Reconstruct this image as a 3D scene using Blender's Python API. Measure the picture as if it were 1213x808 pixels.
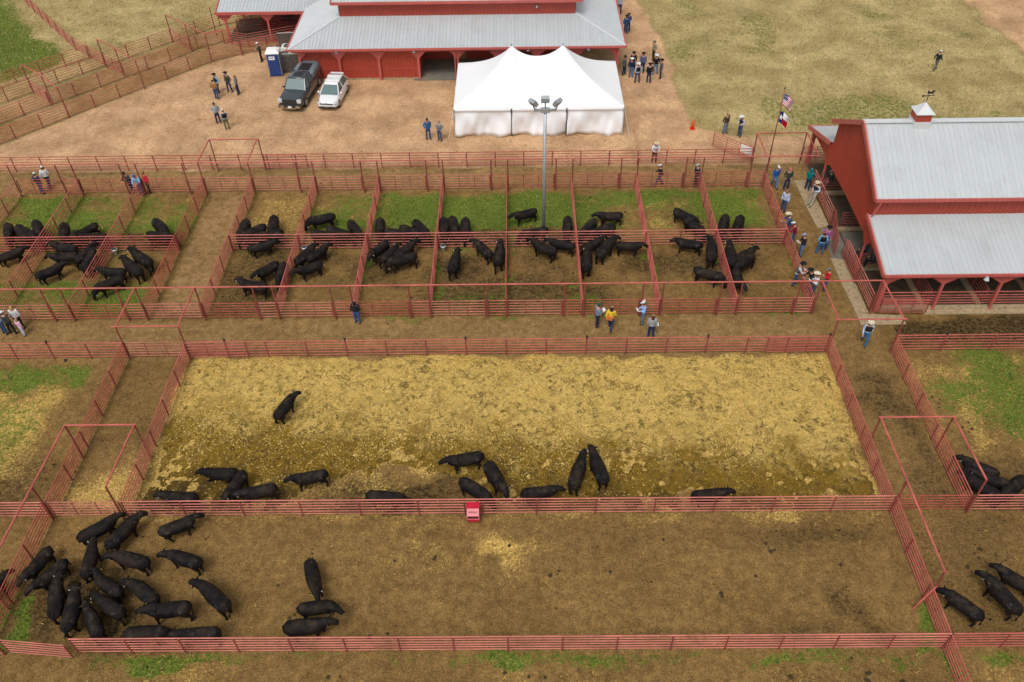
import bpy, bmesh, math, random
import numpy as np
from mathutils import Vector, Matrix, Euler
random.seed(7); NR = np.random.RandomState(7)
S = bpy.context.scene; COL = S.collection; PI = math.pi
for o in list(bpy.data.objects): bpy.data.objects.remove(o)

# ------------------------------------------------------------------ camera
CAMH = 34.1; PITCH = 0.763363; ROLL = -0.0187214; YAW = 0.0134161; FPX = 998.57
_w = Vector((0, math.cos(PITCH), -math.sin(PITCH))); _u = Vector((0, math.sin(PITCH), math.cos(PITCH))); _r = Vector((1, 0, 0))
_r2 = _r*math.cos(ROLL)+_u*math.sin(ROLL); _u2 = _u*math.cos(ROLL)-_r*math.sin(ROLL)
_Z = Matrix.Rotation(YAW, 3, 'Z'); RR, UU, WW = _Z@_r2, _Z@_u2, _Z@_w
cd = bpy.data.cameras.new('camera'); cam = bpy.data.objects.new('camera', cd); COL.objects.link(cam)
cam.matrix_world = Matrix(((RR.x, UU.x, -WW.x, 0), (RR.y, UU.y, -WW.y, 0), (RR.z, UU.z, -WW.z, CAMH), (0, 0, 0, 1)))
cd.sensor_fit = 'HORIZONTAL'; cd.sensor_width = 36; cd.lens = 36*FPX/1213; cd.clip_end = 3000; cd.clip_start = .5
S.camera = cam
def P(px, py, z=0.0):
    """place on the map: survey point of the aerial photograph at height z"""
    d = WW*FPX+RR*(px-606.5)-UU*(py-404); t = (z-CAMH)/d.z
    return Vector((d.x*t, d.y*t, z))

# ------------------------------------------------------------------ light
W = bpy.data.worlds.new('World'); S.world = W; W.use_nodes = True
nt = W.node_tree; bg = nt.nodes['Background']
sky = nt.nodes.new('ShaderNodeTexSky'); sky.sky_type = 'NISHITA'; sky.sun_disc = False
SUN_EL, SUN_AZ = math.radians(58), math.radians(200)
sky.sun_elevation = SUN_EL; sky.sun_rotation = SUN_AZ; sky.dust_density = 3.5; sky.air_density = 1.0
hs = nt.nodes.new('ShaderNodeHueSaturation'); hs.inputs['Saturation'].default_value = .15
nt.links.new(sky.outputs[0], hs.inputs['Color']); nt.links.new(hs.outputs[0], bg.inputs['Color'])
bg.inputs['Strength'].default_value = 0.11
sl = bpy.data.lights.new('sun', 'SUN'); sl.energy = 1.2; sl.angle = math.radians(22); sl.color = (1, .96, .9)
so = bpy.data.objects.new('sun', sl); COL.objects.link(so)
sd = Vector((math.sin(SUN_AZ)*math.cos(SUN_EL), math.cos(SUN_AZ)*math.cos(SUN_EL), math.sin(SUN_EL)))
so.rotation_euler = sd.to_track_quat('Z', 'Y').to_euler()
S.view_settings.view_transform = 'Standard'; S.view_settings.look = 'None'; S.view_settings.exposure = 0.35; S.view_settings.gamma = 1

# ------------------------------------------------------------------ helpers
def srgb(r, g, b):
    f = lambda c: (c/255/12.92) if c/255 <= .04045 else ((c/255+.055)/1.055)**2.4
    return (f(r), f(g), f(b), 1)
MATS = {}
def mat(name, col, rough=.6, metal=0, var=.12, scale=3, bump=0, spec=.5, coat=0, dirt=None, dscale=1.5):
    if name in MATS: return MATS[name]
    m = bpy.data.materials.new(name); m.use_nodes = True; t = m.node_tree; b = t.nodes['Principled BSDF']
    c = col if len(col) == 4 else (*col, 1)
    tc = t.nodes.new('ShaderNodeNewGeometry'); n = t.nodes.new('ShaderNodeTexNoise'); n.inputs['Scale'].default_value = scale; n.inputs['Detail'].default_value = 5
    t.links.new(tc.outputs['Position'], n.inputs['Vector'])
    r = t.nodes.new('ShaderNodeMapRange'); r.inputs[1].default_value = .3; r.inputs[2].default_value = .7; r.inputs[3].default_value = 1-var; r.inputs[4].default_value = 1+var
    t.links.new(n.outputs['Fac'], r.inputs[0])
    mx = t.nodes.new('ShaderNodeVectorMath'); mx.operation = 'SCALE'; mx.inputs[0].default_value = c[:3]; t.links.new(r.outputs[0], mx.inputs['Scale'])
    out = mx.outputs[0]
    if dirt:
        n2 = t.nodes.new('ShaderNodeTexNoise'); n2.inputs['Scale'].default_value = dscale; n2.inputs['Detail'].default_value = 8; n2.inputs['Roughness'].default_value = .7
        t.links.new(tc.outputs['Position'], n2.inputs['Vector'])
        r2 = t.nodes.new('ShaderNodeMapRange'); r2.inputs[1].default_value = .52; r2.inputs[2].default_value = .72; t.links.new(n2.outputs['Fac'], r2.inputs[0])
        mm = t.nodes.new('ShaderNodeMix'); mm.data_type = 'RGBA'; mm.inputs['B'].default_value = (*dirt[:3], 1)
        t.links.new(r2.outputs[0], mm.inputs['Factor']); t.links.new(out, mm.inputs['A']); out = mm.outputs['Result']
    t.links.new(out, b.inputs['Base Color'])
    b.inputs['Roughness'].default_value = rough; b.inputs['Metallic'].default_value = metal; b.inputs['Specular IOR Level'].default_value = spec; b.inputs['Coat Weight'].default_value = coat
    if bump:
        bp = t.nodes.new('ShaderNodeBump'); bp.inputs['Strength'].default_value = bump; bp.inputs['Distance'].default_value = .02
        n3 = t.nodes.new('ShaderNodeTexNoise'); n3.inputs['Scale'].default_value = 18; t.links.new(tc.outputs['Position'], n3.inputs['Vector'])
        t.links.new(n3.outputs['Fac'], bp.inputs['Height']); t.links.new(bp.outputs[0], b.inputs['Normal'])
    MATS[name] = m; return m
RAIL = mat('rail_paint', (.47, .115, .088), .55, spec=.3, var=.22, scale=1.2, dirt=(.25, .07, .05), dscale=2.2)
RAIL2 = mat('rail_paint_faded', (.53, .165, .130), .6, spec=.3, var=.25, scale=.8, dirt=(.30, .10, .06), dscale=1.4)
RAIL3 = mat('rail_paint_rusty', (.40, .085, .060), .6, spec=.25, var=.25, scale=1.5, dirt=(.17, .06, .03), dscale=2.6)
POST = mat('post_paint', (.24, .055, .045), .5, var=.2, scale=2)
GATEP = mat('gate_paint', (.38, .085, .065), .45, var=.15, scale=2)
REDW = mat('red_siding', (.36, .052, .030), .45, var=.08, scale=.7)
REDT = mat('red_trim', (.46, .10, .085), .4, var=.1, scale=1)
ROOF = mat('galvalume_roof', (.51, .54, .55), .45, metal=.2, var=.04, scale=.3, dirt=(.45, .48, .485), dscale=.7)
RIDGE = mat('ridge_metal', (.66, .68, .69), .35, metal=.2, var=.04)
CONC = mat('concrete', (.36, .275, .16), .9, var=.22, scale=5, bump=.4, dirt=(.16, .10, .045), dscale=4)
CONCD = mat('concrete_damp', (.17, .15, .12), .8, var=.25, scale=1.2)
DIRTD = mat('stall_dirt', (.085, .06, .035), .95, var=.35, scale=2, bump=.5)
TENT = mat('tent_vinyl', (.83, .84, .86), .45, var=.02, scale=.4)
TENTS = mat('tent_side_vinyl', (.83, .85, .88), .5, var=.05, scale=.5)
BLACK = mat('black_metal', (.02, .02, .022), .5)
GALV = mat('galvanised_steel', (.42, .45, .47), .4, metal=.5, var=.1)
STEEL = mat('brushed_steel', (.55, .56, .56), .35, metal=.6)
WHITE = mat('white_paint', (.78, .78, .76), .5, var=.03)
WOODG = mat('weathered_wood', (.085, .075, .065), .85, var=.3, scale=4)
WOODB = mat('wood_door', (.33, .17, .06), .6, var=.2)
GLASS = mat('car_glass', (.10, .16, .16), .08, var=.05, spec=.8)
RUBBER = mat('rubber', (.02, .02, .02), .8)
CHROME = mat('chrome', (.6, .6, .6), .15, metal=1)
LAMPG = mat('lamp_glass', (.45, .5, .52), .2)

class MB:
    def __init__(s): s.v = []; s.f = []; s.m = []
    def add(s, vs, fs, mi=0):
        o = len(s.v); s.v += [tuple(v) for v in vs]; s.f += [tuple(i+o for i in f) for f in fs]; s.m += [mi]*len(fs); return s
    def box(s, c, d, rz=0, mi=0, M=None):
        x, y, z = [k/2 for k in d]
        vs = [Vector((a*x, b*y, e*z)) for e in (-1, 1) for b in (-1, 1) for a in (-1, 1)]
        R = Matrix.Rotation(rz, 3, 'Z') if M is None else M
        return s.add([R@v+Vector(c) for v in vs], [(0, 2, 3, 1), (4, 5, 7, 6), (0, 1, 5, 4), (2, 6, 7, 3), (0, 4, 6, 2), (1, 3, 7, 5)], mi)
    def prism(s, poly, ax, t, mi=0):
        """polygon of 3-D points extruded by vector t*ax"""
        n = len(poly); a = [Vector(p) for p in poly]; b = [p+Vector(ax)*t for p in a]
        return s.add(a+b, [tuple(range(n))[::-1], tuple(range(n, 2*n))]+[(i, (i+1) % n, n+(i+1) % n, n+i) for i in range(n)], mi)
    def loft(s, rings, cap=True, mi=0, closed=True):
        n = len(rings[0]); vs = [p for r in rings for p in r]; fs = []
        for k in range(len(rings)-1):
            for i in range(n if closed else n-1):
                j = (i+1) % n; fs.append((k*n+i, k*n+j, (k+1)*n+j, (k+1)*n+i))
        if cap: fs += [tuple(range(n))[::-1], tuple(range((len(rings)-1)*n, len(rings)*n))]
        return s.add(vs, fs, mi)
    def tube(s, pts, rad, n=8, mi=0, up=None, cap=True):
        """chain of elliptical rings; rad = list of r or (r_side, r_up)"""
        pts = [Vector(p) for p in pts]; rings = []
        for i, p in enumerate(pts):
            d = (pts[min(i+1, len(pts)-1)]-pts[max(i-1, 0)]).normalized()
            u0 = Vector(up) if up else (Vector((0, 0, 1)) if abs(d.z) < .8 else Vector((1, 0, 0)))
            sd_ = d.cross(u0).normalized(); u1 = sd_.cross(d).normalized()
            r = rad[i] if isinstance(rad, (list, tuple)) else rad
            ra, rb = r if isinstance(r, tuple) else (r, r)
            rings.append([p+sd_*ra*math.cos(2*PI*k/n)+u1*rb*math.sin(2*PI*k/n) for k in range(n)])
        return s.loft(rings, cap, mi)
    def ball(s, c, r, n=10, m=7, mi=0):
        rx, ry, rz = r if isinstance(r, tuple) else (r, r, r); c = Vector(c)
        rings = [[c+Vector((rx*math.sin(PI*k/m)*math.cos(2*PI*i/n), ry*math.sin(PI*k/m)*math.sin(2*PI*i/n), -rz*math.cos(PI*k/m))) for i in range(n)] for k in [.15]+list(range(1, m))+[m-.15]]
        return s.loft(rings, True, mi)
    def mesh(s, name, mats, smooth=False):
        me = bpy.data.meshes.new(name); me.from_pydata(s.v, [], s.f)
        for m in (mats if isinstance(mats, (list, tuple)) else [mats]): me.materials.append(m)
        me.polygons.foreach_set('material_index', s.m)
        if smooth: me.polygons.foreach_set('use_smooth', [True]*len(s.f))
        me.update(); return me
    def build(s, name, mats, parent=None, smooth=False, loc=None):
        return obj(name, s.mesh(name, mats, smooth), parent, loc)
def obj(name, me, parent=None, loc=None):
    o = bpy.data.objects.new(name, me); COL.objects.link(o)
    if parent: o.parent = parent
    if loc is not None: o.location = loc
    return o
def thing(name, label, cat, loc=(0, 0, 0), rz=0, group=None):
    o = bpy.data.objects.new(name, None); COL.objects.link(o); o.location = loc; o.rotation_euler = (0, 0, rz)
    o.empty_display_size = .3; tag(o, label, cat, group); return o
def tag(o, label, cat, group=None):
    o['label'] = label; o['category'] = cat
    if group: o['group'] = group
    return o
def kind(o, k): o['kind'] = k; return o
_pipe = {}
def bar(name, p0, p1, r, m, parent, cap=False):
    """straight pipe; all share one mesh per material"""
    if m.name not in _pipe:
        b = MB(); b.tube([(0, 0, 0), (1, 0, 0)], 1.0, 8, up=(0, 0, 1)); me = b.mesh('pipe', m, True)
        me.polygons.foreach_set('use_smooth', [len(p.vertices) == 4 for p in me.polygons]); _pipe[m.name] = me
    p0, p1 = Vector(p0), Vector(p1)
    if parent: p0 = p0-parent.location; p1 = p1-parent.location
    d = p1-p0; o = obj(name, _pipe[m.name], parent, p0)
    o.rotation_mode = 'QUATERNION'; o.rotation_quaternion = d.to_track_quat('X', 'Z'); o.scale = (d.length, r, r); return o

def vnoise(x, y, s, seed=0):
    r = np.random.RandomState(seed); T = r.rand(256, 256); x = x/s+37.3; y = y/s+91.7
    xi = np.floor(x).astype(int); yi = np.floor(y).astype(int); fx = x-xi; fy = y-yi; fx = fx*fx*(3-2*fx); fy = fy*fy*(3-2*fy)
    g = lambda a, b: T[a % 256, b % 256]
    return (g(xi, yi)*(1-fx)+g(xi+1, yi)*fx)*(1-fy)+(g(xi, yi+1)*(1-fx)+g(xi+1, yi+1)*fx)*fy
def fbm(x, y, s, seed=0, o=4):
    t = 0; a = 1; n = 0
    for k in range(o): t = t+a*vnoise(x, y, s/2**k, seed+k); n += a; a *= .55
    return t/n

# ------------------------------------------------------------------ survey lines (metres)
DIV = [-31.5, -27.0, -22.55, -19.05, -14.55, -10.0, -5.4, -.83, 3.74, 8.33, 12.9, 17.45]
YB, YS, YT, YP, YM, YU, YL = 16.7, 23.57, 34.5, 37.8, 44.6, 51.45, 54.5
FH = 1.25; GH = 2.6

# ------------------------------------------------------------------ ground
def smooth(a, b, x): t = np.clip((x-a)/(b-a), 0, 1); return t*t*(3-2*t)
def rect(x, y, x0, x1, y0, y1, e=.5):
    d = np.minimum(np.minimum(x-x0, x1-x), np.minimum(y-y0, y1-y)); return smooth(-e, e, d)
def polyd(x, y, pts):
    """signed distance, positive inside"""
    ins = np.zeros(x.shape, bool); dm = np.full(x.shape, 1e9); n = len(pts)
    for i in range(n):
        x0, y0 = pts[i]; x1, y1 = pts[(i+1) % n]
        c = ((y0 > y) != (y1 > y)); with_ = (x1-x0)*(y-y0)/((y1-y0) if y1 != y0 else 1e-9)+x0
        ins ^= c & (x < with_)
        t = np.clip(((x-x0)*(x1-x0)+(y-y0)*(y1-y0))/((x1-x0)**2+(y1-y0)**2+1e-9), 0, 1)
        dm = np.minimum(dm, np.hypot(x-x0-t*(x1-x0), y-y0-t*(y1-y0)))
    return np.where(ins, dm, -dm)
def pxpoly(*ps): return [tuple(P(*p)[:2]) for p in ps]
LAWN_E = pxpoly((757, -2), (772, 30), (789, 60), (800, 95), (808, 120), (818, 142), (835, 154), (860, 160), (940, 161), (1100, 161))+[(90, 58), (90, 200), (12.5, 200), (12.4, 110)]
F3L = [(-60, 40), (-42, 56.9), (-39.8, 59.4), (-35.3, 64.3), (-29.2, 70.9), (-25.3, 74), (-20.6, 76.3)]
def zones(x, y):
    w = (fbm(x, y, 3.0, 11)-.5); w2 = fbm(x, y, 1.2, 31)-.5; wl = fbm(x, y, 8, 51)-.5
    z = {}
    # pale packed dirt of the lot and the road
    lot = smooth(-.4, .6, y-YL+.1+w*.8)
    z['lot'] = lot
    lawn = smooth(-.5, .5, polyd(x, y, LAWN_E)+w*1.6)
    north = smooth(-.5, .5, polyd(x, y, F3L+[(-20, 95), (-60, 200), (-200, 200), (-200, 40)])+w)
    brown_ne = smooth(-1, 1, polyd(x, y, pxpoly((1128, -6), (1165, 15), (1190, 45), (1230, 75))+[(80, 78), (90, 130), (50, 130)])+w*3)
    z['dry'] = np.maximum(lawn*(1-brown_ne), north)
    z['lot'] = np.maximum(lot*(1-z['dry']), 0)
    z['lot'] = np.maximum(z['lot'], .33*rect(x, y, -22.3, -19.3, YP, YU, .7))                       # sandy alley between pens
    chute = smooth(-.6, .6, polyd(x, y, [(-39.8, 59.4), (-35.3, 64.3), (-29.2, 70.9), (-25.3, 74), (-21, 76), (-24, 79), (-28, 80), (-31, 78), (-36.8, 71.9), (-43, 65.5), (-60, 48), (-56, 42)])+w)
    z['lot'] = np.maximum(z['lot'], chute*.5*np.clip(.6+w*2.5, 0, 1)); z['dry'] = z['dry']*(1-chute*.75)
    x = x+(fbm(x, y, 1.6, 101)-.5)*1.7; y = y+(fbm(x, y, 1.4, 102)-.5)*1.5
    # green
    nwg = smooth(-1.2, 1.2, polyd(x, y, [(-39.5, 73), (-43, 77.5), (-49, 84.2), (-62, 100), (-90, 100), (-90, 55), (-48, 64.5), (-43.8, 68.9)])+w*2.6-1.0)
    g = nwg*.95
    back = rect(x, y, -45, 17.3, 46.6, 51.1, .5)
    pen_ok = 1-rect(x, y, -22.6, -14.6, YP, YU+.5, .2)
    patch = np.clip(.88+wl*.6+w*2.0, 0, 1)
    g = np.maximum(g, back*pen_ok*patch*1.0)
    for d in DIV:                                                     # grass left under the divider fences
        g = np.maximum(g, smooth(.45, .0, np.abs(x-d-.1))*rect(x, y, -60, 18, 37.9, 48, .4)*np.clip(.5+w*3.5, 0, 1)*.9*(0 if d in (-19.05,) else 1))
    g = np.maximum(g, rect(x, y, -45, -23, 38.1, 41.6, .6)*patch*.8)
    g = np.maximum(g, rect(x, y, -14.4, 17.2, 37.9, 40.0, .6)*np.clip(.18+w*2.5+x/70, 0, 1)*.7)
    g = np.maximum(g, smooth(.35, 0, np.abs(y-37.75))*rect(x, y, -60, 17, 30, 40)*np.clip(.3+w*3.5, 0, 1)*.8)
    g = np.maximum(g, smooth(.35, 0, np.abs(y-44.3))*rect(x, y, -60, 17, 30, 50)*np.clip(.3+w*3, 0, 1)*.8*(1-rect(x, y, -22.6, -19, 30, 60)))
    g = np.maximum(g, rect(x, y, -60, -24.0, 31.9, 34.1, .6)*np.clip(.85+w*2, 0, 1))                       # strip in the west pen
    g = np.maximum(g, rect(x, y, -60, -24.9, 25.5, 32.3, 1.6)*np.clip(.46+w*1.6, 0, .6))
    g = np.maximum(g, rect(x, y, -18.5, 60, 15.95, 16.7, .3)*np.clip(.5+w*2.5, 0, 1))
    g = np.maximum(g, rect(x, y, -60, -22.9, 17.5, 20.5, .8)*np.clip(.6+w*2, 0, 1))
    g = np.maximum(g, smooth(-.3, .3, polyd(x, y, [(-22.4, 17), (-22.4, 19.2), (-21.8, 19), (-21.4, 17)])+w*.4))
    g = np.maximum(g, smooth(-.3, .3, polyd(x, y, [(16.9, 16.6), (17.5, 16.6), (17.6, 19.2), (17, 18.8)])+w*.5+.1))
    g = np.maximum(g, smooth(-.2, .3, polyd(x, y, [(17.7, 14), (18.3, 14), (18, 16.5), (17.6, 16.5)])+w*.5+.1)*.8)
    g = np.maximum(g, smooth(-1, 1, polyd(x, y, [(23, 34.3), (22.4, 31.5), (24, 29.5), (28, 28), (36, 27), (44, 30), (44, 34.3)])+w*2.2+.8)*np.clip(.52+w*2.2, 0, .8))
    g = np.maximum(g, z['dry']*np.clip(fbm(x, y, 6, 77)*3.4-1.95, 0, .55))
    z['green'] = g
    # straw / dead grass litter
    pen = rect(x, y, -18.9, 17.4, YS+.1, YT-.1, .35)
    st = pen*smooth(-.1, .35, (y-25.2)/4+w*1.0+w2*.4+.50-.75*np.exp(-((x+6.8)/4.6)**2))
    z['litter'] = np.maximum(pen*.75*np.clip(.55+w*2.5, 0, 1), st)
    z['litter'] = np.maximum(z['litter'], rect(x, y, -18.9, 17.5, 23.05, 23.9, .35)*np.clip(.6+w*3, 0, 1)*.85)
    z['litter'] = np.maximum(z['litter'], np.exp(-(((x+1.0)/2.2)**2+((y-21.6)/1.3)**2))*np.clip(.75+w2*3, 0, 1))
    z['litter'] = np.maximum(z['litter'], np.exp(-(((x+2.5)/5)**2+((y-21.8)/1.6)**2))*np.clip(.35+w2*3, 0, 1))
    z['litter'] = np.maximum(z['litter'], smooth(-1, 1, polyd(x, y, [(-22.3, 23.7), (-19.2, 23.7), (-19.2, 29.5), (-20.6, 27), (-22.3, 25.5)])+w*2)*.8)
    z['litter'] = np.maximum(z['litter'], rect(x, y, -60, -25.2, 25.6, 32.4, 1.0)*np.clip(.85+w2*1.5, 0, 1))
    z['litter'] = np.maximum(z['litter'], rect(x, y, -18.8, -14.8, 46.6, 51, .8)*.55)
    z['litter'] = np.maximum(z['litter'], rect(x, y, -45, 17.3, 46.5, 51.2, .7)*pen_ok*np.clip(.02+w2*4, 0, 1)*.7)
    z['litter'] = np.maximum(z['litter'], rect(x, y, 17.6, 60, 24, 34.2, .7)*rect(x, y, 21.3, 60, 26.5, 34.2)*np.clip(.45+w2*2, 0, 1)*.7)
    z['litter'] = np.maximum(z['litter'], rect(x, y, -18.5, 60, 14.6, 16.6, .5)*np.clip(.25+w*3, 0, 1)*.5)
    # dark churned mud
    m = rect(x, y, -60, 17.3, 44.8, 47.0, .9)*pen_ok*np.clip(.5+w*2, 0, .8)
    m = np.maximum(m, rect(x, y, -18.9, -14.7, 38, 46.5, .8)*.55)
    m = np.maximum(m, rect(x, y, -14.4, 17, 38.2, 44.3, 1)*np.clip(.33+w*1.8, 0, .6))
    m = np.maximum(m, pen*smooth(.2, -.15, (y-26.0)/4+w*1.0+.1)*np.clip(.85-np.abs(x+6.5)/9, 0, 1))
    m = np.maximum(m, np.exp(-(((x-13.0)/4)**2+((y-18.3)/1.5)**2))*np.clip(.35+w*2+w2*1.5, 0, .8))
    m = np.maximum(m, np.exp(-(((x+18.5)/4.5)**2+((y-18.8)/3.0)**2))*np.clip(.55+w*1.5+w2, 0, .9))
    m = np.maximum(m, rect(x, y, 17.7, 60, 16.8, 23.5, .5)*.38)
    m = np.maximum(m, rect(x, y, 17.7, 21.0, 23.6, 33, .8)*np.clip(.22+(x-19.3)*.25+w*1.6, 0, .6))
    m = np.maximum(m, rect(x, y, -22.4, -19.2, 27.5, 34.3, .6)*.33)
    m = np.maximum(m, rect(x, y, -60, -23, 23.6, 27, 1)*.5)
    m = np.maximum(m, rect(x, y, 21.5, 60, 23.6, 27, 1)*.5)
    m = np.maximum(m, rect(x, y, 22, 60, 35, 37.4, .6)*.8)
    m = np.maximum(m, smooth(.45, .1, np.abs(y-54.1))*np.clip(.5+w*3, 0, 1)*.5)
    m = np.maximum(m, rect(x, y, 9, 18, 10, 16, 1)*.5*np.clip(.6+w*3, 0, 1))
    m = np.maximum(m, rect(x, y, -18.8, 17, 21.6, 23.0, .9)*.55*np.clip(.5+w*2+(x/40), 0, 1))
    z['mud'] = m
    # warm tan of trodden alleys
    a = rect(x, y, -60, 17.3, YT, YP, .4)*.35+rect(x, y, -60, 22, YU+.1, YL, .4)*.5+rect(x, y, 17.5, 21, 24, 52, .4)*.12
    z['warm'] = np.clip(a, 0, 1); return z
def gridmesh(xs, ys, zf=None):
    X, Y = np.meshgrid(xs, ys); Z = zf(X, Y) if zf else X*0
    v = np.stack([X, Y, Z], -1).reshape(-1, 3); nx, ny = len(xs), len(ys)
    i = (np.arange(ny-1)[:, None]*nx+np.arange(nx-1)[None]).reshape(-1)
    f = np.stack([i, i+1, i+nx+1, i+nx], 1); return v, f, X, Y
def npmesh(name, v, f, smooth=True):
    me = bpy.data.meshes.new(name); k = f.shape[1]
    me.vertices.add(len(v)); me.vertices.foreach_set('co', np.asarray(v, np.float32).ravel())
    me.loops.add(f.size); me.loops.foreach_set('vertex_index', f.astype(np.int32).ravel())
    me.polygons.add(len(f)); me.polygons.foreach_set('loop_start', np.arange(0, f.size, k, dtype=np.int32)); me.polygons.foreach_set('loop_total', np.full(len(f), k, np.int32))
    me.polygons.foreach_set('use_smooth', np.full(len(f), smooth)); me.update(calc_edges=True); return me
def setcol(me, name, rgba):
    a = me.color_attributes.new(name, 'FLOAT_COLOR', 'POINT'); a.data.foreach_set('color', np.asarray(rgba, np.float32).ravel())
gx = np.concatenate([[-600, -300, -150, -100, -75], np.arange(-58, 58.01, .24), [75, 100, 150, 300, 600]])
gy = np.concatenate([[-400, -200, -80, -30, 0], np.arange(9, 92.01, .24), [110, 140, 200, 400, 900]])
def gz(X, Y):
    h = (fbm(X, Y, 1.1, 3)-.5)*.05
    return np.where((np.abs(X) < 57) & (Y > 10) & (Y < 91), h, 0)-.02
v, f, X, Y = gridmesh(gx, gy, gz); me = npmesh('ground', v, f); Z = zones(X.ravel(), Y.ravel()); n = X.size; one = np.ones(n)
setcol(me, 'za', np.stack([Z['lot'], Z['dry'], Z['green'], one], 1)); setcol(me, 'zb', np.stack([Z['litter'], Z['mud'], Z['warm'], one], 1))
ground = kind(obj('ground', me), 'structure')

class NT:
    def __init__(s, m): s.t = m.node_tree; s.geo = s.t.nodes.new('ShaderNodeNewGeometry').outputs['Position']
    def noise(s, sc, det=5, rough=.6, dist=0, vec=None):
        n = s.t.nodes.new('ShaderNodeTexNoise'); n.inputs['Scale'].default_value = sc; n.inputs['Detail'].default_value = det; n.inputs['Roughness'].default_value = rough; n.inputs['Distortion'].default_value = dist
        s.t.links.new(vec or s.geo, n.inputs['Vector']); return n.outputs['Fac']
    def voro(s, sc, vec=None):
        n = s.t.nodes.new('ShaderNodeTexVoronoi'); n.inputs['Scale'].default_value = sc; s.t.links.new(vec or s.geo, n.inputs['Vector']); return n.outputs['Distance']
    def rng(s, x, a, b, c=0, d=1):
        n = s.t.nodes.new('ShaderNodeMapRange'); n.interpolation_type = 'SMOOTHSTEP'; s.t.links.new(x, n.inputs[0])
        for i, k in enumerate((a, b, c, d)): n.inputs[i+1].default_value = k
        return n.outputs[0]
    def op(s, o, a, b=None, c=None):
        n = s.t.nodes.new('ShaderNodeMath'); n.operation = o
        for i, k in enumerate((a, b, c)):
            if k is None: continue
            if isinstance(k, (int, float)): n.inputs[i].default_value = k
            else: s.t.links.new(k, n.inputs[i])
        return n.outputs[0]
    def mix(s, f, a, b):
        n = s.t.nodes.new('ShaderNodeMix'); n.data_type = 'RGBA'
        for k, nm in ((f, 'Factor'), (a, 'A'), (b, 'B')):
            if isinstance(k, tuple): n.inputs[nm].default_value = (*k[:3], 1)
            elif isinstance(k, (int, float)): n.inputs[nm].default_value = k
            else: s.t.links.new(k, n.inputs[nm])
        return n.outputs['Result']
    def attr(s, name):
        n = s.t.nodes.new('ShaderNodeAttribute'); n.attribute_name = name; q = s.t.nodes.new('ShaderNodeSeparateColor'); s.t.links.new(n.outputs['Color'], q.inputs[0]); return q.outputs
    def bump(s, h, st, dist=.05, nrm=None):
        n = s.t.nodes.new('ShaderNodeBump'); n.inputs['Strength'].default_value = st; n.inputs['Distance'].default_value = dist; s.t.links.new(h, n.inputs['Height'])
        if nrm: s.t.links.new(nrm, n.inputs['Normal'])
        return n.outputs[0]
gm = bpy.data.materials.new('ground_soil'); gm.use_nodes = True; me.materials.append(gm); N = NT(gm); B = gm.node_tree.nodes['Principled BSDF']
za, zb = N.attr('za'), N.attr('zb')
nf = N.noise(9, 6, .7); nm = N.noise(2.2, 6, .65); nl = N.noise(.35, 5, .6); nff = N.noise(30, 4, .7); hoof = N.voro(3.6); hoof2 = N.noise(5, 3, .6, 1.2)
soil = N.mix(N.rng(nm, .3, .7), (.158, .093, .032), (.248, .150, .052))
soil = N.mix(N.rng(nff, .62, .76), soil, (.38, .265, .12))
soil = N.mix(N.rng(nf, .56, .72), soil, (.085, .053, .021))
warm = N.mix(N.rng(nm, .3, .7), (.25, .155, .065), (.36, .235, .105))
soil = N.mix(zb[2], soil, warm)
mud = N.mix(N.rng(N.noise(5, 7, .8), .44, .58), (.036, .024, .011), (.12, .078, .032))
wv = N.op('ADD', zb[1], N.op('MULTIPLY', N.op('SUBTRACT', nm, .5), 1.1)); col = N.mix(N.op('MULTIPLY', N.rng(wv, .25, .75), .85), soil, mud)
lotc = N.mix(N.rng(nl, .3, .7), (.40, .24, .128), (.57, .36, .20)); lotc = N.mix(N.rng(nm, .55, .75, 0, .6), lotc, (.34, .20, .085)); lotc = N.mix(N.rng(nf, .64, .75, 0, .55), lotc, (.36, .22, .10))
wav = N.t.nodes.new('ShaderNodeTexWave'); wav.inputs['Scale'].default_value = .22; wav.inputs['Distortion'].default_value = 9; wav.inputs['Detail'].default_value = 4; wav.inputs['Detail Scale'].default_value = .35; N.t.links.new(N.geo, wav.inputs['Vector'])
trk = N.op('MULTIPLY', N.rng(wav.outputs['Fac'], .55, .95), N.rng(N.noise(.25, 3, .6), .45, .62)); lotc = N.mix(N.op('MULTIPLY', trk, .28), lotc, (.30, .175, .085))
lotc = N.mix(N.rng(N.noise(14, 4, .8), .66, .74, 0, .7), lotc, (.20, .12, .06))
wv = N.op('ADD', za[0], N.op('MULTIPLY', N.op('SUBTRACT', nm, .5), .5)); col = N.mix(N.rng(wv, .1, .9), col, lotc)
dry = N.mix(N.rng(nl, .32, .68), (.31, .235, .095), (.45, .35, .16)); dry = N.mix(N.rng(N.noise(4.5, 6, .75), .5, .72, 0, .3), dry, (.20, .165, .065)); dry = N.mix(N.rng(nff, .55, .75, 0, .5), dry, (.56, .46, .26))
dry = N.mix(N.rng(N.noise(1.1, 6, .7), .58, .74, 0, .45), dry, (.20, .19, .06))
col = N.mix(za[1], col, dry)
lit = N.mix(N.rng(nff, .4, .6), (.36, .23, .055), (.66, .44, .13)); lit = N.mix(N.rng(nf, .48, .62, 0, .8), lit, (.20, .13, .045))
wv = N.op('ADD', zb[0], N.op('MULTIPLY', N.op('SUBTRACT', N.noise(7, 8, .8), .5), 3.0)); col = N.mix(N.rng(wv, .3, 1.0), col, lit)
grn = N.mix(N.rng(nf, .35, .65), (.060, .105, .013), (.16, .19, .032)); grn = N.mix(N.rng(N.noise(3, 5, .7), .55, .75, 0, .0), grn, (.32, .26, .09))
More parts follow.
